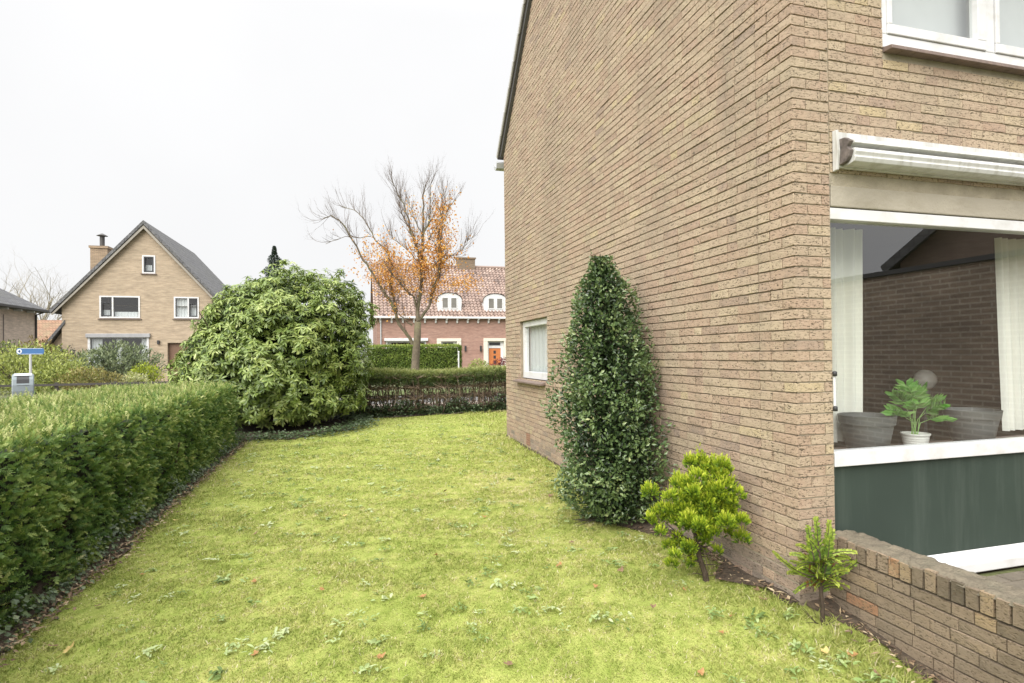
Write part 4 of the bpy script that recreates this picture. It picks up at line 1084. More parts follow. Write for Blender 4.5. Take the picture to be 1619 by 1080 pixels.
def build_golden_conifer():
    Go = thing("golden_conifer", "small bright yellow-green conifer with a leaning bare trunk beside the gable wall", "shrub", (-.30, .47, .0)); Go.scale = (.71, .74, .95)
    rng = np.random.default_rng(55)
    m = mat_tint("golden_scale_foliage", [(0, (.02, .04, .008)), (.3, (.08, .15, .015)), (.6, (.23, .33, .02)), (.85, (.43, .51, .035)), (1, (.60, .63, .09))], rough=.6, transl=.25, spec=.25)
    tr = MB()
    P = [(0, 0, -.06), (-.02, .01, .06), (-.06, .03, .16), (-.09, .03, .27), (-.11, .04, .40), (-.08, .03, .58)]
    tr.tube(P, [.032, .025, .023, .02, .014, .005], 8)
    rad = MB()
    lumps = []
    # crown made of upturned fan-shaped sprays in rounded clusters
    base = [(-.10, .03, .50, .17), (-.02, .0, .62, .15), (-.20, .06, .60, .14), (.08, -.02, .50, .14), (-.30, .08, .46, .12), (-.24, .07, .34, .11), (.14, -.04, .60, .11), (-.08, .02, .74, .10), (.03, -.02, .72, .09), (-.16, .03, .70, .10),
            (-.35, .10, .36, .09), (-.15, -.1, .48, .14), (0, -.14, .55, .14), (-.22, -.08, .52, .12), (.10, -.14, .48, .11), (-.1, .16, .52, .14), (.16, .0, .42, .09), (.02, .08, .62, .13), (-.06, -.06, .38, .12), (-.29, .0, .26, .08), (.05, .0, .25, .07), (.18, -.05, .5, .09), (-.02, -.02, .78, .06), (.2, -.04, .42, .07), (-.38, .1, .42, .07), (-.18, .03, .18, .06)]
    for (x, y, z, r0) in base:
        for j in range(6 if r0 > .1 else 3):
            o = rng.normal(size=3) * r0 * .62
            lumps.append((x + o[0], y + o[1], z + o[2], r0 * rng.uniform(.36, .62)))
        a = np.array(P[3 + (z > .45)]); tr.tube([a, (a + np.array([x, y, z])) / 2 + np.array([0, 0, -.03]), (x, y, z)], [.008, .006, .003], 5)
    for (x, y, z, r) in lumps:
        n = int(150 * (r / .08) ** 1.5) + 20
        d = rand_dirs(rng, n); d[:, 2] = np.abs(d[:, 2]) - .75 * rng.uniform(size=n); d = norm(d)
        p = np.array([x, y, z]) + d * r * rng.uniform(.35, .95, n)[:, None] * np.array([1, 1, .85])
        D = norm(d + np.array([0, 0, .45]) + rng.normal(size=(n, 3)) * .25)
        up = np.clip((z - .25) / .5, 0, 1)
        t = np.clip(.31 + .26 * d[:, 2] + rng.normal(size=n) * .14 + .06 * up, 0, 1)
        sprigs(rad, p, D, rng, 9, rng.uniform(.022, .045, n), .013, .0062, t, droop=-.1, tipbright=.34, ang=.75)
    # two thin shoots sticking out of the top
    for q in ([(-.08, .03, .70), (-.07, .02, .80), (-.04, .02, .90)], [(-.1, .03, .7), (-.13, .04, .82)]): tr.tube(q, [.005, .004, .002], 5)
    for i in range(22):      # dead twigs low down
        a = rng.uniform(0, 6.28); z = rng.uniform(.02, .3); L = rng.uniform(.08, .26)
        x0 = -.3 * z
        tr.tube([(x0, .02, z), (x0 + .5 * L * math.cos(a), .5 * L * math.sin(a), z + .02), (x0 + L * math.cos(a), L * math.sin(a), z + rng.normal() * .05)], [.004, .003, .0012], 4)
    tr.build("trunk", M['bark'], Go)
    f = rad; n = 40; P = np.array([-.06, .02, .86]) + rng.normal(size=(n, 3)) * np.array([.025, .025, .03]); sprigs(f, P, rand_dirs(rng, n) + np.array([0, 0, .6]), rng, 8, .03, .012, .006, np.clip(rng.normal(.75, .1, n), 0, 1))
    rad.build("foliage", m, Go)

def build_sapling():
    Sa = thing("conifer_sapling", "tiny yellow-green conifer sapling with two outstretched arms at the foot of the house corner", "shrub", (.01, -.155, -.05))
    rng = np.random.default_rng(56)
    m = mat_tint("sapling_needles", [(0, (.16, .05, .015)), (.12, (.20, .10, .02)), (.2, (.04, .08, .012)), (.45, (.10, .17, .022)), (.7, (.25, .34, .04)), (1, (.46, .52, .09))], rough=.5, transl=.3)
    st = MB(); st.tube([(0, 0, -.06), (.004, 0, .1), (-.004, .004, .22), (-.012, 0, .42), (-.012, .01, .58)], [.014, .012, .011, .007, .002], 7)
    f = MB()
    def frond(p0, p1, bow, L0, w=.013, t0=.6, red=False):
        p0, p1 = np.array(p0), np.array(p1); n = int(np.linalg.norm(p1 - p0) / .0062)
        k = np.linspace(0, 1, n); C = p0 + (p1 - p0) * k[:, None] + np.array(bow) * (4 * k * (1 - k))[:, None]
        st.tube(C[::4], np.linspace(.0045, .0014, len(C[::4])), 5)
        T = norm(np.gradient(C, axis=0)); S = norm(np.cross(T, np.array([.35, 1, .25]) + rng.normal(size=3) * .35))
        for sd in (1, -1):
            D = T * .65 + S * sd + np.array([0, 0, .25]) + rng.normal(size=(n, 3)) * .22
            L = L0 * (1.1 - .65 * k) * rng.uniform(.7, 1.2, n)
            t = np.clip(t0 + .28 * k + rng.normal(size=n) * .10, .22, 1)
            if red: t = np.where((k < .55) & (rng.uniform(size=n) < .6), rng.uniform(0, .13, n), t)
            leaves(f, C, D, np.cross(T, D), L, np.full(n, w), t, .1)
    frond((-.03, .0, .28), (-.285, .04, .435), (0, 0, -.03), .026, t0=.55)
    frond((.03, .0, .26), (.30, -.06, .435), (0, 0, -.03), .026, t0=.5)
    frond((-.012, 0, .36), (-.03, .0, .61), (.0, 0, 0), .045, t0=.42)
    frond((.0, 0, .36), (.05, -.01, .585), (.01, 0, 0), .042, t0=.55)
    frond((-.02, 0, .30), (-.075, .01, .56), (-.01, 0, 0), .045, t0=.4)
    frond((.01, 0, .32), (.085, .0, .53), (.01, 0, 0), .036, t0=.5)
    frond((0, -.02, .30), (.0, -.06, .52), (.01, 0, 0), .045, t0=.36)
    for i in range(52):
        a = rng.uniform(0, 6.28); z = rng.uniform(.19, .38); L = rng.uniform(.07, .19); h = rng.uniform(-.05, .13)
        frond((0, 0, z), (L * math.cos(a) * 1.1, L * math.sin(a) * .8, z + h), (0, 0, .02), .028, t0=rng.uniform(.4, .68), red=rng.uniform() < .28)
    f.build("foliage", m, Sa)
    for i in range(12):
        a = rng.uniform(0, 6.28); st.tube([(0, 0, .0), (.05 * math.cos(a), .04 * math.sin(a), .03), (.12 * math.cos(a), .09 * math.sin(a), rng.uniform(0, .1))], [.003, .002, .001], 4)
    st.build("stem", M['bark'], Sa)

# ------------------------------------------------------------------ trees
def grow(mb, rng, p, d, L, r, depth, up=.12, spread=.55, tips=None, sides=5, kids=(3, 5)):
    """one branch and, from along it, its side branches down to fine twigs"""
    n = 5; pts = [np.array(p, float)]; dd = np.array(d, float)
    for i in range(n):
        dd = norm(dd + rng.normal(size=3) * .11 + np.array([0, 0, up])); pts.append(pts[-1] + dd * L / n)
    mb.tube(pts, np.linspace(r, r * .45, n + 1), sides if depth > 1 else 3, cap=False)
    if tips is not None and depth <= 1: tips.extend(pts[2:])
    if depth <= 0: return
    for k in range(rng.integers(*kids)):
        i = rng.integers(1, n + 1); ax = norm(pts[i] - pts[i - 1])
        side = norm(np.cross(ax, rng.normal(size=3)))
        grow(mb, rng, pts[i], ax * (1 - spread * .5) + side * spread, L * rng.uniform(.45, .72), r * (.55 - .05 * i), depth - 1, up, spread, tips, sides, kids)

def build_street_tree():
    T = thing("autumn_tree", "half-bare street tree with orange leaves low in its crown, before the red house", "tree", (-.43, 17.4, .1), -math.atan(251.5 / 901))
    rng = np.random.default_rng(57)
    s = 20 / 901.; lat = .90
    def C6(pts): return [(500 + u / 4.32, 250 + v / 4.32) for u, v in pts]
    def C4(pts): return [(570 + u / 5.4, 400 + v / 5.4) for u, v in pts]
    def to3(pts, dy):
        n = len(pts); return np.array([((px - 656) * s * lat, dy * (i / (n - 1)) ** 1.2 * 1.0, 1.42 + (560 - py) * s * .96 - .02) for i, (px, py) in enumerate(pts)])
    tk = MB()
    trunk = [(656, 636), (656, 612), (656.5, 585), (658, 560), (661, 530), (662, 505)]
    tp = to3(trunk, 0); tk.tube(tp, [.24, .17, .145, .135, .125, .115], 12)
    tk.build("trunk", M['greybark'], T, smooth=True)
    limbs = [
        (C4([(445, 770), (400, 680), (310, 570), (300, 480), (215, 335), (170, 260), (100, 150), (20, 20)]) + C6([(240, 520), (190, 440), (110, 375), (50, 405)]), .085, -.9),
        (C4([(300, 480), (285, 400), (250, 310), (235, 200), (245, 110), (222, 20)]) + C6([(490, 690), (470, 620), (430, 560), (350, 490), (300, 400), (260, 330), (190, 262), (80, 225)]), .06, .9),
        (C4([(440, 600), (380, 545), (325, 500)]), .05, -.3),
        (C4([(495, 470), (470, 345), (410, 300), (350, 220), (290, 140)]), .045, -1.1),
        (C4([(490, 590), (510, 545), (600, 440), (640, 290), (690, 170), (720, 30)]) + C6([(850, 560), (850, 460), (880, 370), (890, 260), (900, 150)]), .075, .7),
        (C6([(815, 860), (860, 780), (870, 690), (880, 600), (930, 370), (1030, 240)]), .035, -.8),
        (C4([(500, 560), (495, 470)]) + C6([(720, 880), (730, 800), (735, 700), (735, 600), (740, 450), (745, 330), (740, 200), (765, 110)]), .10, .2),
        (C6([(715, 700), (700, 560), (655, 440), (625, 300), (570, 200), (545, 120)]), .045, -.7),
        (C6([(700, 600), (680, 530), (610, 380), (570, 310), (540, 230), (545, 120)]), .04, .9),
        (C6([(738, 560), (760, 470), (800, 400), (815, 300), (825, 150)]), .045, -.5),
        (C6([(720, 700), (640, 600), (570, 540), (470, 460), (420, 390)]), .03, 1.2),
        (C6([(740, 480), (680, 380), (640, 280), (590, 160)]), .03, 1.2),
        (C6([(745, 600), (800, 470), (870, 360), (860, 230), (870, 110)]), .035, 1.3),
        (C6([(830, 700), (900, 640), (1000, 640), (1060, 590), (1110, 540)]), .022, -.6),
        (C6([(350, 490), (260, 500), (170, 500), (40, 560)]), .018, -.5),
    ]
    br = MB(); tw = MB(); tips = []
    for pts, r, dy in limbs:
        P = to3(pts, dy)
        n = max(12, len(P) * 3); k = np.linspace(0, len(P) - 1, n)
        Q = np.stack([np.interp(k, np.arange(len(P)), P[:, j]) for j in range(3)], 1); Q[1:-1] += rng.normal(size=(n - 2, 3)) * .014
        r *= .80; br.tube(Q, np.linspace(r, max(r * .22, .007), n), 6)
        for i in range(2, n):
            f = i / n; hgt = Q[i][2]
            for q in range(1 if hgt < 3.0 else 3):
                if rng.uniform() < (.25 if Q[i][0] > -1.0 else .55): continue
                ax = norm(Q[i] - Q[i - 1]); side = norm(np.cross(ax, rng.normal(size=3)))
                grow(tw, rng, Q[i], ax * .8 + side * .5 + np.array([0, 0, .25]), rng.uniform(.35, .85), .0065, 2, .16, .42, tips, 4, (2, 5))
    br.build("branches", M['greybark'], T)
    tw.build("twigs", mat_plain("grey_twigs", (.10, .072, .052), rough=.95, var=.2), T)
    tips = np.array(tips)
    # orange leaves where the photo keeps them: the middle and lower crown
    nz = Noise(91, 1.1)(tips); h = tips[:, 2]
    w = np.clip(1 - np.abs(h - 4.0) / 1.6, 0, 1) * (nz > .33) * (np.abs(tips[:, 0] + .1) < 2.6)
    w += .45 * (np.abs(h - 5.7) < 1.3) * (np.abs(tips[:, 0] - .8) < 1.0) * (nz > .45)
    idx = rng.choice(len(tips), 3600, p=w / w.sum())
    P = tips[idx] + rng.normal(size=(3600, 3)) * .10
    # a low hanging mass of leaves on the right and lower left
    ex = []
    for (px, py, rx, rz, n) in ((735, 446, 30, 12, 420), (604, 438, 28, 18, 380), (700, 412, 32, 22, 320), (640, 425, 40, 22, 380), (600, 390, 30, 22, 240), (706, 360, 20, 36, 480), (690, 395, 22, 22, 260), (660, 455, 18, 10, 90), (575, 420, 26, 22, 130), (660, 380, 30, 26, 160)):
        c = np.array([(px - 656) * s * lat, 0, 1.4 + (560 - py) * s]); ex.append(c + rng.normal(size=(n, 3)) * np.array([rx * s * .55, .55, rz * s * .55]))
    P = np.concatenate([P] + ex); n = len(P)
    D = rng.normal(size=(n, 3)) + np.array([0, 0, -.7]); L = rng.uniform(.05, .095, n)
    lf = MB(); leaves(lf, P, D, rand_dirs(rng, n), L, L * .75, np.clip(rng.normal(.5, .25, n), 0, 1), .15)
    lf.build("leaves", mat_tint("autumn_leaves", [(0, (.32, .13, .04)), (.4, (.60, .28, .06)), (.75, (.76, .41, .085)), (1, (.80, .56, .17))], rough=.6, transl=.4), T)

def bare_tree(loc, h, seed, label, trunk_r=.22):
    T = thing("bare_tree", label, "tree", loc); rng = np.random.default_rng(seed)
    t = MB(); t.tube([(0, 0, -.3), (.05, 0, h * .2), (.0, .1, h * .38)], [trunk_r, trunk_r * .75, trunk_r * .55], 8); t.build("trunk", M['paletwig'], T)
    b = MB()
    for k in range(9):
        a = k * 2.4; z = h * rng.uniform(.2, .38)
        grow(b, rng, (0, 0, z), (math.cos(a) * .75, math.sin(a) * .75, .8), h * rng.uniform(.34, .46), trunk_r * .4, 4, .10, .6, None, 4, (3, 5))
    b.build("branches", M['paletwig'], T)

def conifer_tree(loc, h, label):
    T = thing("fir_tree", label, "tree", loc); rng = np.random.default_rng(77)
    t = MB(); t.tube([(0, 0, -.3), (0, 0, h)], [.16, .02], 8); t.build("trunk", M['bark'], T)
    n = 9000; k = rng.uniform(0, 1, n) ** .9; z = h * (1 - k * .6); a = rng.uniform(0, 6.28, n)
    lay = .72 + .28 * np.sin(z * 7.5); r = (1 - z / h) * h * .48 * rng.uniform(.25, 1, n) * lay + .04
    P = np.stack([r * np.cos(a), r * np.sin(a), z - .22 * r], 1); D = np.stack([np.cos(a), np.sin(a), np.full(n, .55)], 1) + rng.normal(size=(n, 3)) * .3
    b = MB(); leaves(b, P, D, np.array([[0, 0, 1.]]) + rng.normal(size=(n, 3)) * .3, rng.uniform(.12, .28, n) * np.clip(.35 + 1.2 * k, 0, 1), rng.uniform(.05, .09, n), np.clip(rng.normal(.5, .2, n), 0, 1))
    b.build("crown", mat_tint("fir_needles", [(0, (.02, .035, .025)), (.5, (.045, .075, .05)), (1, (.09, .13, .08))], rough=.7), T)

def shrub(name, label, loc, rad, n, L, W, stops, seed, cat="shrub", up=.5, amp=.2, group=None, tint=.5):
    S = thing(name, label, cat, loc, 0, group); rng = np.random.default_rng(seed)
    m = mat_tint(name + "_leaves", stops, rough=.5, transl=.2)
    b = MB()
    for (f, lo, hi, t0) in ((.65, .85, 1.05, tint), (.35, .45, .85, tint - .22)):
        P, nn = ellipsoid_points(rng, int(n * f), (0, 0, rad[2] * .92), rad, lo, hi, Noise(seed, .5), amp, .02)
        k = len(P); D = nn * .6 + np.array([0, 0, up]) + rng.normal(size=(k, 3)) * .5
        l = rng.uniform(.7, 1.3, k) * L
        leaves(b, P, D, nn + rng.normal(size=(k, 3)) * .4, l, l * W / L, np.clip(t0 + rng.normal(size=k) * .14 + .3 * (Noise(seed + 2, .4)(P) - .5), 0, 1), .15)
    b.build("foliage", m, S)
    s = MB()
    for i in range(12):
        a = rng.uniform(0, 6.28); s.tube([(.05 * math.cos(a), .05 * math.sin(a), -.15), (rad[0] * .4 * math.cos(a), rad[1] * .4 * math.sin(a), rad[2] * .6), (rad[0] * .7 * math.cos(a), rad[1] * .7 * math.sin(a), rad[2] * 1.2)], [.03, .02, .008], 5)
    s.build("stems", M['bark'], S)

def build_far_plants():
    G1 = [(0, (.05, .08, .03)), (.4, (.14, .19, .06)), (.75, (.24, .30, .10)), (1, (.36, .40, .17))]
    GY = [(0, (.09, .12, .03)), (.4, (.24, .29, .06)), (.75, (.40, .44, .12)), (1, (.55, .56, .22))]
    shrub("garden_shrub", "wide grey-green dome shrub in front of the gabled house's ground floor window", (-13.2, 28.2, .1), (1.75, 1.4, 1.05), 5200, .16, .06, [(0, (.05, .075, .04)), (.4, (.15, .19, .095)), (.75, (.25, .29, .15)), (1, (.36, .39, .23))], 101)
    shrub("yellow_shrub", "small bright yellow-green shrub right of the grey-green dome shrub", (-11.65, 26.8, .1), (.68, .6, .58), 1800, .10, .04, [(0, (.10, .13, .01)), (.4, (.26, .32, .02)), (.75, (.42, .48, .03)), (1, (.55, .58, .06))], 102)
    shrub("pale_flowering_plant", "pale cream plant below the bright yellow-green shrub", (-11.4, 24.6, .1), (.5, .4, .40), 700, .10, .04, [(0, (.20, .24, .08)), (.5, (.45, .46, .22)), (1, (.72, .70, .45))], 103, cat="plant")
    shrub("clipped_shrub", "broad yellow-green dome shrub behind the street name sign", (-15.2, 24.8, .1), (1.85, 1.3, 1.02), 5200, .12, .05, GY, 104, tint=.6)
    shrub("clipped_shrub", "yellow-green low shrub between the street name sign and the dome shrub", (-13.7, 24.0, .1), (1.25, 1.0, .62), 2600, .11, .045, GY, 105)
    shrub("bronze_shrub", "low bronze-tinted shrub in front of the grey-green dome shrub", (-12.5, 23.4, .1), (1.1, .8, .52), 2000, .11, .045, [(0, (.08, .07, .02)), (.4, (.20, .19, .05)), (.75, (.30, .25, .08)), (1, (.38, .34, .16))], 106)
    shrub("garden_shrub", "dark green shrub against the left corner of the gabled house", (-17.0, 32.0, .1), (.8, .7, 1.0), 1700, .14, .05, [(0, (.012, .025, .015)), (.5, (.035, .06, .035)), (1, (.08, .115, .06))], 107)
    shrub("bronze_shrub", "reddish brown shrub between the pink-brown house and the gabled house", (-18.6, 33.0, .1), (1.0, .9, 1.25), 2000, .15, .06, [(0, (.08, .05, .02)), (.4, (.19, .14, .05)), (.75, (.28, .24, .09)), (1, (.33, .32, .13))], 108)
    shrub("garden_shrub", "mid green bush at the foot of the pink-brown house, at the left edge", (-21.0, 34.5, .1), (2.0, 1.2, 1.15), 3400, .16, .06, G1, 109)
    shrub("garden_shrub", "darker bush behind the street name sign, under the pink-brown wall", (-17.8, 29.6, .1), (2.6, 1.2, .80), 3400, .15, .06, [(0, (.06, .075, .03)), (.4, (.16, .18, .065)), (.75, (.26, .28, .11)), (1, (.36, .37, .18))], 110)
    shrub("red_maple", "dark red maple shrub in front of the red house's orange door", (6.0, 29.0, .1), (.95, .7, .62), 1800, .10, .05, [(0, (.06, .012, .015)), (.5, (.17, .035, .04)), (.85, (.30, .09, .08)), (1, (.36, .20, .12))], 111)
    shrub("garden_shrub", "small yellow-green shrub left of the dark red maple", (4.45, 29.2, .1), (.6, .5, .56), 1200, .10, .05, GY, 112)
    shrub("garden_shrub", "grey-green shrub right of the dark red maple, by the house wall's edge", (7.6, 28.4, .1), (.7, .6, .5), 1100, .10, .05, [(0, (.05, .07, .05)), (.5, (.13, .16, .11)), (1, (.26, .29, .2))], 113)
    # clipped lime-green hedge in front of the red house
    Hd = thing("clipped_hedge", "bright green clipped hedge behind the street tree, in front of the red house", "hedge", (.6, 27.5, .1), -math.atan(251.5 / 901))
    rng = np.random.default_rng(120); b = MB(); n = 15000
    P = np.stack([rng.uniform(-2.5, 2.35, n), rng.uniform(-.4, .4, n), rng.uniform(0, 1.86, n)], 1)
    f = rng.integers(0, 4, n); P[f <= 1, 1] = -.42 + rng.normal(size=(f <= 1).sum()) * .03; P[f == 2, 2] = 1.86 + rng.normal(size=(f == 2).sum()) * .03; P[f == 3, 0] = 2.36 + rng.normal(size=(f == 3).sum()) * .03
    nrm = np.zeros((n, 3)); nrm[f <= 1, 1] = -1; nrm[f == 2, 2] = 1; nrm[f == 3, 0] = 1
    D = nrm * .5 + rng.normal(size=(n, 3)) * .6 + np.array([0, 0, .3]); L = rng.uniform(.06, .12, n)
    leaves(b, P, D, nrm + rng.normal(size=(n, 3)) * .4, L, L * .5, np.clip(.42 + .4 * (Noise(121, .5)(P) - .5) + rng.normal(size=n) * .13 + .3 * (f == 2), 0, 1))
    b.build("foliage", mat_tint("lime_hedge_leaves", [(0, (.05, .085, .012)), (.35, (.115, .18, .025)), (.7, (.22, .29, .05)), (1, (.40, .44, .11))], rough=.6, transl=.25), Hd)
    c = MB(); core_box(c, -2.4, 2.25, -.33, .33, 0, 1.78, 8, .05, .3); c.build("shade_core", mat_plain("lime_hedge_shade", (.03, .04, .012), rough=1), Hd)  # dark filler shell, its colour carries the shade among the leaves
    bare_tree((-34.0, 66, .1), 11.5, 131, "pale bare tree far away between the pink-brown house and the gabled house", .26)
    bare_tree((-40.5, 68, .1), 9.8, 133, "smaller bare tree above the pink-brown house's roof, at the left edge", .2)
    conifer_tree((-8.0, 42, .1), 9.5, "tip of a dark fir tree showing above the rhododendron")

# ------------------------------------------------------------------ houses across the street
def roof_slabs(mb, x0, x1, y0, y1, ridge_x, eave_z, slope, over=.3, th=.16):
    for sg in (-1, 1):
        half = (x1 - x0) / 2
        e = half + over
        pts = [(ridge_x + sg * e, eave_z - over * slope), (ridge_x, eave_z + half * slope), (ridge_x, eave_z + half * slope + th * 1.35), (ridge_x + sg * (e + th * .3), eave_z - over * slope + th)]
        mb.prism(pts, 'y', y0, y1)

def framed_window(parent, name, x0, x1, z0, z1, yf, divs, frame_w, fm, pm, inner=None, sash=None):
    f = MB(); d = .08
    f.box(x0, x1, yf - .03, yf + d, z0, z0 + frame_w); f.box(x0, x1, yf - .03, yf + d, z1 - frame_w, z1)
    f.box(x0, x0 + frame_w, yf - .03, yf + d, z0 + frame_w + .002, z1 - frame_w - .002); f.box(x1 - frame_w, x1, yf - .03, yf + d, z0 + frame_w + .002, z1 - frame_w - .002)
    for q in divs: f.box(q - frame_w / 2, q + frame_w / 2, yf - .028, yf + d - .002, z0 + frame_w + .002, z1 - frame_w - .002)
    fo = f.build(name, fm, parent)
    p = MB(); p.add([(x0, yf + .04, z0), (x1, yf + .04, z0), (x1, yf + .04, z1), (x0, yf + .04, z1)], [(0, 1, 2, 3)]); p.build("pane", pm, fo)
    if sash:
        sm = MB()
        for (a, b, c, e) in sash:
            w = .055
            sm.box(a, b, yf - .036, yf + .03, c, c + w); sm.box(a, b, yf - .036, yf + .03, e - w, e); sm.box(a, a + w, yf - .036, yf + .03, c + w, e - w); sm.box(b - w, b, yf - .036, yf + .03, c + w, e - w)
        sm.build("sash", M['darksash'], fo)
    if inner:
        c = MB()
        for (a, b, c0, c1) in inner:
            n = 24; xs = np.linspace(a, b, n); V = [(x, yf + .15 + .02 * math.sin(x * 40), z) for z in (c0, c1) for x in xs]
            c.add(V, [(i, i + 1, n + i + 1, n + i) for i in range(n - 1)])
        c.build("curtain", M['netcurtain'], fo, smooth=True)
    return fo

def wall_with_holes(mb, x0, x1, z0, z1, y, holes, depth=.25, mat=0):
    """flat wall in x-z with rectangular holes, and their reveals; also the gable part when asked separately"""
    xs = sorted(set([x0, x1] + [h[0] for h in holes] + [h[1] for h in holes])); zs = sorted(set([z0, z1] + [h[2] for h in holes] + [h[3] for h in holes]))
    for i in range(len(xs) - 1):
        for j in range(len(zs) - 1):
            cx, cz = (xs[i] + xs[i + 1]) / 2, (zs[j] + zs[j + 1]) / 2
            if any(h[0] < cx < h[1] and h[2] < cz < h[3] for h in holes): continue
            mb.add([(xs[i], y, zs[j]), (xs[i + 1], y, zs[j]), (xs[i + 1], y, zs[j + 1]), (xs[i], y, zs[j + 1])], [(0, 1, 2, 3)], mat)
    for (a, b, c, d) in holes:
        q = y + depth
        mb.add([(a, y, c), (a, q, c), (a, q, d), (a, y, d)], [(0, 1, 2, 3)], mat); mb.add([(b, y, c), (b, q, c), (b, q, d), (b, y, d)], [(0, 1, 2, 3)], mat)
        mb.add([(a, y, d), (b, y, d), (b, q, d), (a, q, d)], [(0, 1, 2, 3)], mat); mb.add([(a, y, c), (b, y, c), (b, q, c), (a, q, c)], [(0, 1, 2, 3)], mat)

def build_gabled_house():
    H = thing("gabled_house", "yellow-brick house with steep dark gable roof and side chimney across the street, on the left", "house", (0, 0, 0))
    Y = 33.49; xl, xr, rx = -17.7, -9.72, -13.71; eave = 4.45; sl = (8.98 - eave) / ((xr - xl) / 2)
    brick = mat_brick("gabled_house_brick", (.43, .335, .23), (.375, .285, .195), (.38, .32, .25), stain_amt=.2, bump=.2)
    w = MB()
    holes = [(-16.49, -13.54, .35, 2.74), (-15.93, -13.97, 3.74, 4.44), (-12.28, -11.0, 3.76, 4.44), (-12.62, -11.6, .1, 2.35)]
    wall_with_holes(w, xl, xr, -.2, 4.44, Y, holes)
    def gx(z): return (z - eave) / sl
    zs = [4.44, 4.96, 4.98, 6.27, 7.27, 8.98]
    rows = [(4.44, 4.96, [(-15.93, -13.97), (-12.28, -11.0)]), (4.96, 6.27, []), (6.27, 7.27, [(-13.84, -13.2)]), (7.27, 8.98, [])]
    for (a, b, hs) in rows:
        la, lb = xl + max(gx(a), 0), xl + max(gx(b), 0); ra, rb = xr - max(gx(a), 0), xr - max(gx(b), 0)
        cut = sorted([h for hh in hs for h in hh]); ea = [la] + cut + [ra]; eb = [lb] + cut + [rb]
        for i in range(0, len(ea), 2): w.add([(ea[i], Y, a), (ea[i + 1], Y, a), (eb[i + 1], Y, b), (eb[i], Y, b)], [(0, 1, 2, 3)])
    w.box(xl, xr, 43.5, 43.7, -.2, 4.44); w.box(xl, xl + .2, Y + .005, 43.49, -.2, 4.44); w.box(xr - .2, xr, Y + .26, 43.49, -.2, 4.44)
    # low extension on the left
    w.add([(-18.9, Y + .3, -.2), (xl, Y + .3, -.2), (xl, Y + .3, 3.2), (-18.9, Y + .3, 1.3)], [(0, 1, 2, 3)])
    w.build("wall", brick, H)
    roofm = mat_brick("slate_grey_tiles", (.155, .155, .16), (.12, .12, .125), (.08, .08, .085), bw=.26, bh=.3, ms=.02, stain=(.14, .14, .12), stain_amt=.5, bump=.5)
    r = MB(); roof_slabs(r, xl, xr, Y - .28, 43.9, rx, eave, sl, .42, .16)
    ro = r.build("roof", roofm, H)
    e = MB(); pts = [(-19.2, 1.12), (-17.55, 3.42), (-17.55, 3.62), (-19.35, 1.2)]; e.prism(pts, 'y', Y - .05, 40); e.build("lean_to_roof", roofm, H)
    v = MB()
    for sg in (-1, 1):
        half = (xr - xl) / 2
        v.prism([(rx + sg * (half + .42), eave - .42 * sl - .06), (rx, eave + half * sl - .06), (rx, eave + half * sl - .24), (rx + sg * (half + .34), eave - .42 * sl - .10)], 'y', Y - .24, Y - .18)
    v.build("barge_board", mat_plain("weathered_barge_board", (.30, .275, .235), rough=.7), H)
    c = MB(); c.box(-17.74, -16.84, 37.1, 37.9, 3.5, 8.2); c.box(-17.80, -16.78, 37.04, 37.96, 8.202, 8.34)
    co = c.build("chimney", mat_brick("chimney_brick", (.38, .27, .17), (.31, .22, .15), (.22, .18, .13)), ro)
    fl = MB(); fl.lathe([(.13, 8.34), (.13, 8.98), (.30, 9.02), (.05, 9.16), (0, 9.16)], (-17.25, 37.5, 0), 14); fl.build("flue", M['roof'], co)
    framed_window(H, "window", -13.85, -13.2, 6.25, 7.28, Y, [], .075, M['white'], M['glass_far'], [(-13.75, -13.3, 6.3, 6.75)], [(-13.75, -13.3, 6.35, 7.18)])
    framed_window(H, "window", -15.93, -13.97, 3.74, 4.97, Y, [-15.3], .075, M['white'], M['glass_far'], [(-15.25, -14.1, 3.8, 4.1), (-15.85, -15.35, 3.8, 4.2)], [(-15.83, -15.36, 3.84, 4.60)])
    framed_window(H, "window", -12.28, -11.0, 3.75, 4.97, Y, [-11.55], .075, M['white'], M['glass_far'], [(-12.2, -11.6, 3.8, 4.9), (-11.5, -11.1, 3.8, 4.5)], [(-11.5, -11.08, 3.84, 4.62)])
    framed_window(H, "window", -16.49, -13.54, .35, 2.74, Y, [], .11, M['white'], M['glass_far'], [(-16.35, -15.85, .4, 2.6), (-15.2, -14.9, 1.2, 2.6), (-13.95, -13.65, .4, 2.6)])
    for (a, b, z) in ((-13.92, -13.13, 6.20), (-16.0, -13.9, 3.66), (-12.35, -10.93, 3.67)):
        s = MB(); s.box(a, b, Y - .08, Y + .02, z, z + .05); s.build("sill", M['sill'], H)
    aw = MB(); aw.box(-16.56, -13.46, Y - .14, Y - .002, 2.66, 2.88); aw.build("awning", mat_plain("far_awning_grey", (.33, .33, .34), rough=.5), H, bevel=.02)
    dr = MB(); dr.box(-12.6, -11.62, Y + .20, Y + .245, .1, 2.33); do = dr.build("door", mat_plain("brown_door", (.19, .11, .07), rough=.5), H)
    dh = MB(); dh.tube([(-11.74, Y + .19, 1.0), (-11.74, Y + .13, 1.0), (-11.86, Y + .13, 1.0)], .015, 6); dh.build("handle", M['zinc'], do)
    lm = MB(); lm.box(-13.12, -13.0, Y - .12, Y - .002, 2.28, 2.5); lm.build("wall_lamp", M['black'], H, bevel=.02)
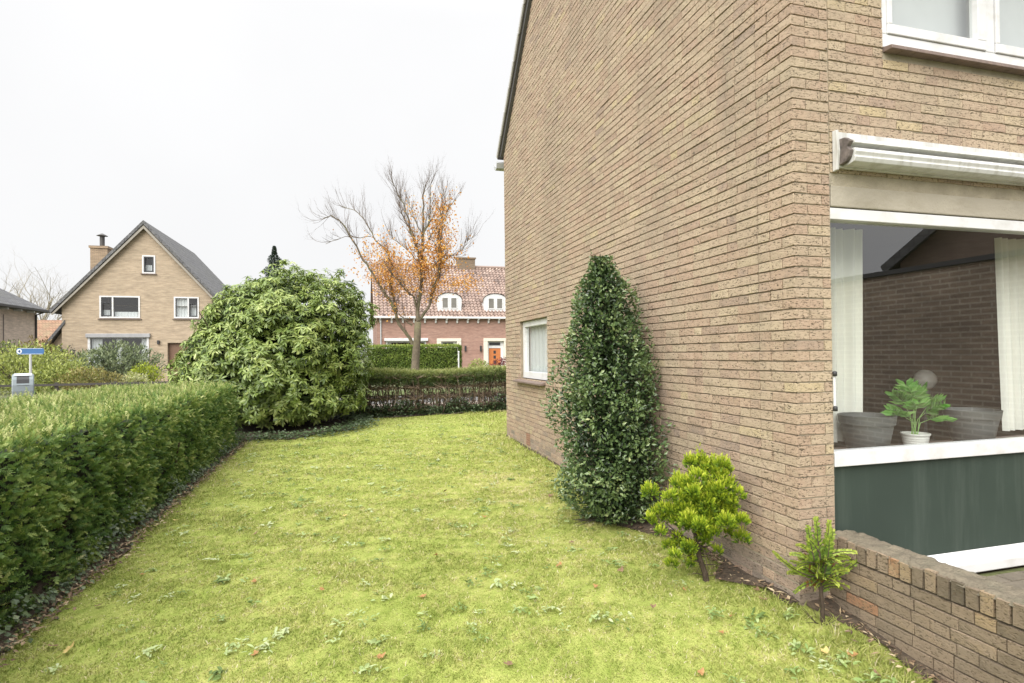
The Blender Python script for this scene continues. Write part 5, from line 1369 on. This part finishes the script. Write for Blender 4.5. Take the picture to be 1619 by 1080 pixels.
    rm = MB(); rm.box(xl + .3, xr - .3, Y + 1.5, Y + 1.6, -.1, 4.4); rm.box(-16.0, -10.95, Y + 1.5, Y + 1.6, 4.41, 5.3); rm.box(rx - .9, rx + .9, Y + 1.5, Y + 1.6, 5.31, 7.3); rm.build("inner_walls", M['room'], H)

def build_left_edge_house():
    H = thing("pink_brown_house", "pink-brown brick house with a dark hipped roof at the left edge", "house", (0, 0, 0))
    X = -23.26; br = mat_brick("pink_brown_brick", (.62, .50, .43), (.58, .465, .395), (.56, .48, .41), stain_amt=.2)
    w = MB(); w.box(-34, X, 22, 43.3, -.2, 4.9); w.build("wall", br, H)
    r = MB(); a = .55; V = [(X + a, 21.4, 4.82), (X + a, 43.9, 4.82), (-34.6, 43.9, 4.82), (-34.6, 21.4, 4.82), (-28.6, 27.2, 8.9), (-28.6, 38.1, 8.9)]
    r.add(V, [(0, 1, 5, 4), (2, 3, 4, 5)]); r.add(V, [(1, 2, 5), (3, 0, 4)])
    r.box(-34.6, X + a, 21.4, 43.9, 4.70, 4.818)
    r.build("roof", bpy.data.materials["slate_grey_tiles"], H)
    g = MB(); g.box(X + a + .001, X + a + .12, 21.4, 44.0, 4.72, 4.86); g.build("gutter", M['roof'], H)
    d = MB(); d.tube([(X + .06, 43.1, -.1), (X + .06, 43.1, 4.5), (X + a, 43.2, 4.75)], .06, 8); d.build("downpipe", M['roof'], H)
    for i in range(13):
        k = MB(); k.box(X + .02, X + .45, 24 + i * 1.5, 24.1 + i * 1.5, 4.58, 4.698); k.build("eave_bracket", M['white'], H)
    j = MB(); j.box(X + .001, X + .012, 39.4, 39.5, .0, 4.3); j.build("expansion_joint", mat_plain("joint_grey", (.16, .13, .12), rough=.9), H)
    # low orange-roofed building further back
    B = thing("orange_roofed_barn", "low building with a weathered orange roof glimpsed between the two left houses", "house", (-28.3, 56, 0))
    w = MB(); w.box(-3.6, 4.2, 0, 5, -.2, 2.2); w.build("wall", br, B)
    r = MB(); r.prism([(-.4, 2.1), (2.5, 4.9), (5.4, 2.1), (5.4, 2.25), (2.5, 5.08), (-.4, 2.25)], 'x', -3.9, 4.5)
    r.build("roof", mat_brick("orange_tiles", (.30, .17, .11), (.26, .15, .10), (.16, .09, .06), bw=.25, bh=.25, ms=.02, stain=(.22, .2, .12), stain_amt=.6), B)

def build_red_house():
    H = thing("red_brick_row_house", "red brick house with tiled roof, white dormers and an orange door, behind the autumn tree", "house", (0, 0, 0))
    Y = 41.99; xl, xr = -.72, 16.0
    br = mat_brick("red_facade_brick", (.36, .20, .155), (.32, .175, .135), (.32, .24, .20), stain=(.25, .13, .10), stain_amt=.3, bump=.2)
    w = MB(); holes = [(-.08, 3.02, 1.1, 2.62), (3.86, 5.76, -.19, 2.76), (7.62, 9.62, -.19, 2.76)]
    wall_with_holes(w, xl, xr, -.2, 4.35, Y, holes, .3)
    w.box(xl, xl + .25, Y + .31, 51, -.2, 4.35); w.add([(xl + .01, Y, 4.35), (xl + .01, 51.2, 4.35), (xl + .01, 46.6, 9.1)], [(0, 1, 2)])
    w.box(xl, xr, 51, 51.2, -.2, 4.35)
    w.build("wall", br, H)
    # pantiles: the waves are modelled
    r = MB(); nw = 16.9; ncol = int((xr + .2 - (xl - .25)) / .30); nrow = 20
    rng = np.random.default_rng(6)
    y0, z0, y1, z1 = Y - .30, 4.42, 46.6, 9.22
    dy, dz = (y1 - y0) / nrow, (z1 - z0) / nrow; nl = math.hypot(dy, dz); ny, nz = -dz / nl, dy / nl
    us = np.linspace(0, 1, 9); wave = .055 * np.sin(us * 2 * math.pi)
    for j in range(nrow):
        for i in range(ncol):
            x = xl - .25 + i * .30; t = float(np.clip(rng.normal(.5, .22), 0, 1))
            V = []
            for (k, lift) in ((0, .055), (1.06, .0)):
                for u, wv in zip(us, wave): V.append((x + u * .30, y0 + dy * (j + k) + ny * (wv + lift), z0 + dz * (j + k) + nz * (wv + lift)))
            V += [(x + u * .30, y0 + dy * j + ny * (wv - .01), z0 + dz * j + nz * (wv - .01)) for u, wv in zip(us, wave)]
            r.add(V, [(a, a + 1, 9 + a + 1, 9 + a) for a in range(8)] + [(18 + a, 18 + a + 1, a + 1, a) for a in range(8)], 0, t)
    r.add([(xl - .25, y1, z1), (xr + .2, y1, z1), (xr + .2, 52, 4.2), (xl - .25, 52, 4.2)], [(0, 1, 2, 3)])
    r.add([(xl - .25, y0 + .05, z0 - .05), (xr + .2, y0 + .05, z0 - .05), (xr + .2, y1, z1 - .06), (xl - .25, y1, z1 - .06)], [(0, 1, 2, 3)], 0, .1)
    ro = r.build("roof", mat_tint("red_pantiles", [(0, (.15, .11, .095)), (.4, (.25, .18, .15)), (.7, (.32, .235, .195)), (1, (.40, .32, .275))], rough=.55, noise=.2, nscale=1.5), H)
    rt = MB()
    for i in range(int((xr - xl) / .4)): rt.lathe([(.13, 0), (.15, .0), (.13, .38)], (0, 0, 0), 8); 
    rt2 = MB(); rt2.tube([(xl - .25, y1, z1 + .02), (xr + .2, y1, z1 + .02)], .14, 8); rt2.build("ridge_tiles", bpy.data.materials["red_pantiles"], ro)
    c = MB(); c.box(6.3, 7.9, 46.3, 46.95, 8.8, 9.9); c.box(6.22, 7.98, 46.22, 47.03, 9.902, 10.02); c.build("chimney", mat_brick("old_chimney_brick", (.24, .17, .11), (.20, .14, .10), (.15, .12, .09)), ro)
    g = MB(); g.box(xl - .3, xr + .2, Y - .42, Y - .02, 4.35, 4.50); g.build("gutter", M['white'], H, bevel=.02)
    for i in range(19):
        x = -.55 + i * .85; k = MB(); k.prism([(Y - .36, 4.348), (Y - .005, 4.348), (Y - .005, 3.98), (Y - .12, 4.02), (Y - .16, 4.22), (Y - .36, 4.28)], 'x', x, x + .13); k.build("eave_bracket", M['white'], H)
    dp = MB(); dp.tube([(-.45, Y - .08, 0), (-.45, Y - .08, 4.3)], .05, 8); dp.build("downpipe", M['zinc'], H)
    # dormers with rounded white fronts
    for cx in (4.93, 8.70):
        D = MB(); hw, zb, zt = 1.0, 4.97, 6.42; n = 14
        arc = [(cx + hw * math.cos(a) * 1.0, zt - .55 + .55 * math.sin(a)) for a in np.linspace(0, math.pi, n)]
        out = [(cx - hw + .06, zb), (cx + hw - .06, zb)] + arc
        D.prism(out, 'y', Y + .30, Y + 1.9)
        do = D.build("dormer", M['white'], H)
        for s in (-.62, .08):
            f = MB(); a, b = cx + s, cx + s + .54; f.box(a - .02, b + .02, Y + .26, Y + .298, 5.18, 6.10)
            fo = f.build("window", M['white'], do); p = MB(); p.add([(a + .06, Y + .255, 5.25), (b - .06, Y + .255, 5.25), (b - .06, Y + .255, 6.03), (a + .06, Y + .255, 6.03)], [(0, 1, 2, 3)]); p.build("pane", mat_plain("dim_dormer_pane", (.16, .15, .13), rough=.1, spec=.9, var=.3, nscale=2), fo)
        cap = MB(); P2 = [(cx + 1.06 * hw * math.cos(a), zt - .55 + .60 * math.sin(a)) for a in np.linspace(-.2, math.pi + .2, 18)]
        for i in range(len(P2) - 1):
            (xa, za), (xb, zb2) = P2[i], P2[i + 1]
            cap.add([(xa, Y + .22, za), (xb, Y + .22, zb2), (xb, Y + 2.0, zb2), (xa, Y + 2.0, za)], [(0, 1, 2, 3)])
        cap.build("dormer_roof", bpy.data.materials["red_pantiles"], do)
    # front window, two porticos
    framed_window(H, "window", -.08, 3.02, 1.1, 2.62, Y + .05, [2.2], .12, M['white'], M['glass_far'], [(.0, .35, 1.2, 2.5)])
    b = MB(); b.box(-.2, 3.14, Y - .22, Y - .002, 2.60, 2.82); b.build("window_canopy", M['white'], H, bevel=.02)
    for k, (x0, x1) in enumerate(((3.84, 5.78), (7.60, 9.64))):
        p = MB(); p.box(x0, x1, Y - .10, Y + .29, 2.56, 2.79); p.box(x0, x0 + .34, Y - .09, Y + .29, -.1, 2.558); p.box(x1 - .34, x1, Y - .09, Y + .29, -.1, 2.558)
        po = p.build("door_surround", mat_plain("cream_stone", (.66, .62, .53), rough=.7, var=.06) if k == 0 else bpy.data.materials["cream_stone"], H, bevel=.015)
        a, c = x0 + .45, x1 - .55
        t = MB(); t.box(x0 + .342, x1 - .342, Y + .16, Y + .26, 2.0, 2.555); t.box(x0 + .342, a + .02, Y + .16, Y + .26, -.1, 1.998); t.box(c - .02, x1 - .342, Y + .16, Y + .26, -.1, 1.998); t.build("door_frame", M['white'], H)
        q = MB(); q.box(a + .06, c - .06, Y + .14, Y + .158, 2.22, 2.46); q.build("fanlight", M['darksash'], H)
        d = MB(); d.box(a + .022, c - .022, Y + .20, Y + .24, 0.0, 1.996)
        dd = d.build("door", mat_plain("orange_door_paint", (.50, .17, .055), rough=.45, var=.12) if k else mat_plain("grey_brown_door", (.30, .22, .17), rough=.5), H)
        if k:
            for zz in (.75, 1.15, 1.55):
                pn = MB(); pn.box((a + c) / 2 - .1, (a + c) / 2 + .1, Y + .188, Y + .198, zz, zz + .25); pn.build("pane", M['darksash'], dd)
    for x in (6.05, 7.3):
        l = MB(); l.box(x, x + .13, Y - .15, Y - .002, 1.75, 2.2); l.build("wall_lamp", M['black'], H, bevel=.02)
    rm = MB(); rm.box(xl + .4, xr - .3, Y + 1.6, Y + 1.7, -.1, 4.3); rm.build("inner_walls", M['room'], H)
    wp = MB(); wp.tube([(2.72, 26.2, -.1), (2.72, 26.2, 1.62)], .035, 8); wp.lathe([(.05, 1.62), (.05, 1.66), (0, 1.69)], (2.72, 26.2, 0), 10); tag(wp.build("white_post", M['white']), "slim white post at the right end of the bright green clipped hedge", "post")

def build_street_things():
    S = thing("street_name_sign", "blue street name sign on a white pole, left above the hedge", "sign", (-12.33, 18.64, .1), R(14))
    p = MB(); p.lathe([(0, -.3), (.035, -.3), (.035, 1.55), (.032, 1.56), (0, 1.565)], (0, 0, 0), 14); p.build("pole", mat_plain("pale_pole", (.46, .47, .46), rough=.5), S)
    b = MB(); n = 10; hw, hh = .34, .10; pts = []
    for sx in (1, -1):
        for a in np.linspace(-math.pi / 2, math.pi / 2, n): pts.append((sx * (hw - hh * .5) + sx * hh * .5 * math.cos(a), sx * hh * math.sin(a)))
    b.prism(pts, 'y', -.022, .022); 
    V = [tuple(x) for x in []]
    bo = b.build("sign_plate", mat_plain("sign_blue", (.06, .16, .36), rough=.4, var=.05), S, loc=(0, 0, 1.66))
    w = MB(); w.box(-.26, .30, -.027, -.0225, .082, .092); w.box(-.26, .30, -.027, -.0225, -.092, -.082); w.build("border", mat_plain("sign_white", (.72, .77, .82), rough=.4), bo)
    d = MB(); an = np.linspace(0, 2 * math.pi, 20, endpoint=False); d.prism([(-.27 + .065 * math.cos(a), .075 * math.sin(a)) for a in an], 'y', -.028, -.023); do = d.build("number_disc", bpy.data.materials["sign_white"], bo)
    a = MB(); a.prism([(-.305, 0), (-.255, .045), (-.245, .03), (-.245, -.03), (-.255, -.045)], 'y', -.033, -.0285); a.build("arrow", mat_plain("sign_dark_blue", (.02, .05, .16), rough=.4), bo)
    B = thing("litter_bin", "grey rounded litter bin with a dark opening, in front of the street name sign's pole", "bin", (-12.02, 17.55, .1), R(24))
    B.scale = (.84, .84, .90)
    body = MB()
    prof = [(-.12, .10), (-.26, .30), (-.31, .52), (-.30, .72), (-.23, .90), (-.12, 1.02), (.02, 1.08), (.16, 1.06), (.22, .98), (.22, .20), (.10, .08)]
    n = len(prof); xs = [(-.30, .93), (-.27, 1.0), (.27, 1.0), (.30, .93)]
    V = []
    for x, k in xs: V += [(x, p[0] * k, .55 + (p[1] - .55) * k) for p in prof]
    F = [(i * n + j, i * n + (j + 1) % n, (i + 1) * n + (j + 1) % n, (i + 1) * n + j) for i in range(3) for j in range(n)]
    body.add(V, F); body.f.append((np.array([list(range(n))[::-1]]), 0)); body.f.append((np.array([list(range(3 * n, 4 * n))]), 0))
    bo = body.build("body", mat_plain("bin_grey", (.20, .235, .25), rough=.45, var=.1), B)
    o = MB(); o.prism([(-.305, .70), (-.235, .90), (-.125, 1.02), (-.11, 1.0), (-.21, .88), (-.28, .70)], 'x', -.17, .17); o.build("opening", M['black'], bo)
    h = MB(); h.prism([(-.15, 1.022), (.02, 1.10), (.18, 1.08), (.18, 1.07), (.02, 1.085), (-.12, 1.022)], 'x', -.24, .24); h.build("lid", mat_plain("bin_lid", (.42, .45, .47), rough=.4), bo)
    q = MB(); q.lathe([(0, -.3), (.05, -.3), (.05, .15), (0, .15)], (0, 0, 0), 12); q.build("post", M['black'], B)
    # low edging along the front gardens
    E = thing("garden_edging", "low dark rail along the front gardens behind the street name sign", "fence", (-13.6, 21.9, .1))
    r = MB()
    r.box(-9, 4.4, -.03, .03, .42, .50)
    r.build("rail", mat_plain("dark_rail", (.05, .045, .04), rough=.8), E)
    for i in range(8):
        p = MB(); p.box(-8.9 + i * 1.88, -8.8 + i * 1.88, .031, .11, -.2, .54); p.build("post", bpy.data.materials["dark_rail"], E)

def build_reflected_yard():
    """what the big window mirrors: the yard wall on its right and the next house, both outside the frame"""
    W = thing("yard_wall", "dark brown brick yard wall mirrored in the big window", "wall", (4.0, 0, 0))
    b = MB(); b.box(0, .22, -7.5, -.02, -.3, 2.44); b.build("brickwork", mat_brick("dark_yard_brick", (.30, .23, .175), (.24, .185, .145), (.38, .33, .27), stain=(.06, .05, .04), stain_amt=.4), W)
    c = MB(); c.box(-.03, .25, -7.52, -.02, 2.442, 2.50); c.build("coping", mat_plain("dark_coping", (.045, .045, .045), rough=.7), W)
    H = thing("mirrored_house", "pale brick gable house with grey roof edge mirrored in the big window", "house", (14.6, -12.0, 0), R(58))
    w = MB(); w.add([(0.4, 0, -.3), (9.4, 0, -.3), (9.4, 0, 4.4), (4.9, 0, 8.4), (0.4, 0, 4.4)], [(0, 1, 2, 3, 4)]); w.box(0.4, 9.4, -8, -.01, -.3, 4.4)
    w.build("wall", mat_brick("mirrored_pale_brick", (.30, .22, .18), (.26, .19, .155), (.26, .21, .17)), H)
    r = MB()
    for sg in (-1, 1): r.prism([(4.9 + sg * 4.9, 4.0), (4.9, 8.35), (4.9, 8.75), (4.9 + sg * 5.0, 4.25)], 'y', -8.2, .35)
    r.build("roof", bpy.data.materials["slate_grey_tiles"], H)
    g = MB(); g.box(4.5, 5.3, .001, .06, 5.6, 6.3); g.build("window", M['darksash'], H)

M['darksash'] = mat_plain("dark_sash_paint", (.035, .036, .04), rough=.35)

build_ground(); build_lawn(); build_house(); build_low_wall()
build_gabled_house(); build_left_edge_house(); build_red_house()
build_street_things(); build_reflected_yard()
build_interior()
build_left_hedge(); build_back_hedge(); build_rhododendron(); build_holly(); build_golden_conifer(); build_sapling()
build_street_tree(); build_far_plants()
build_grass(); build_fallen_leaves()
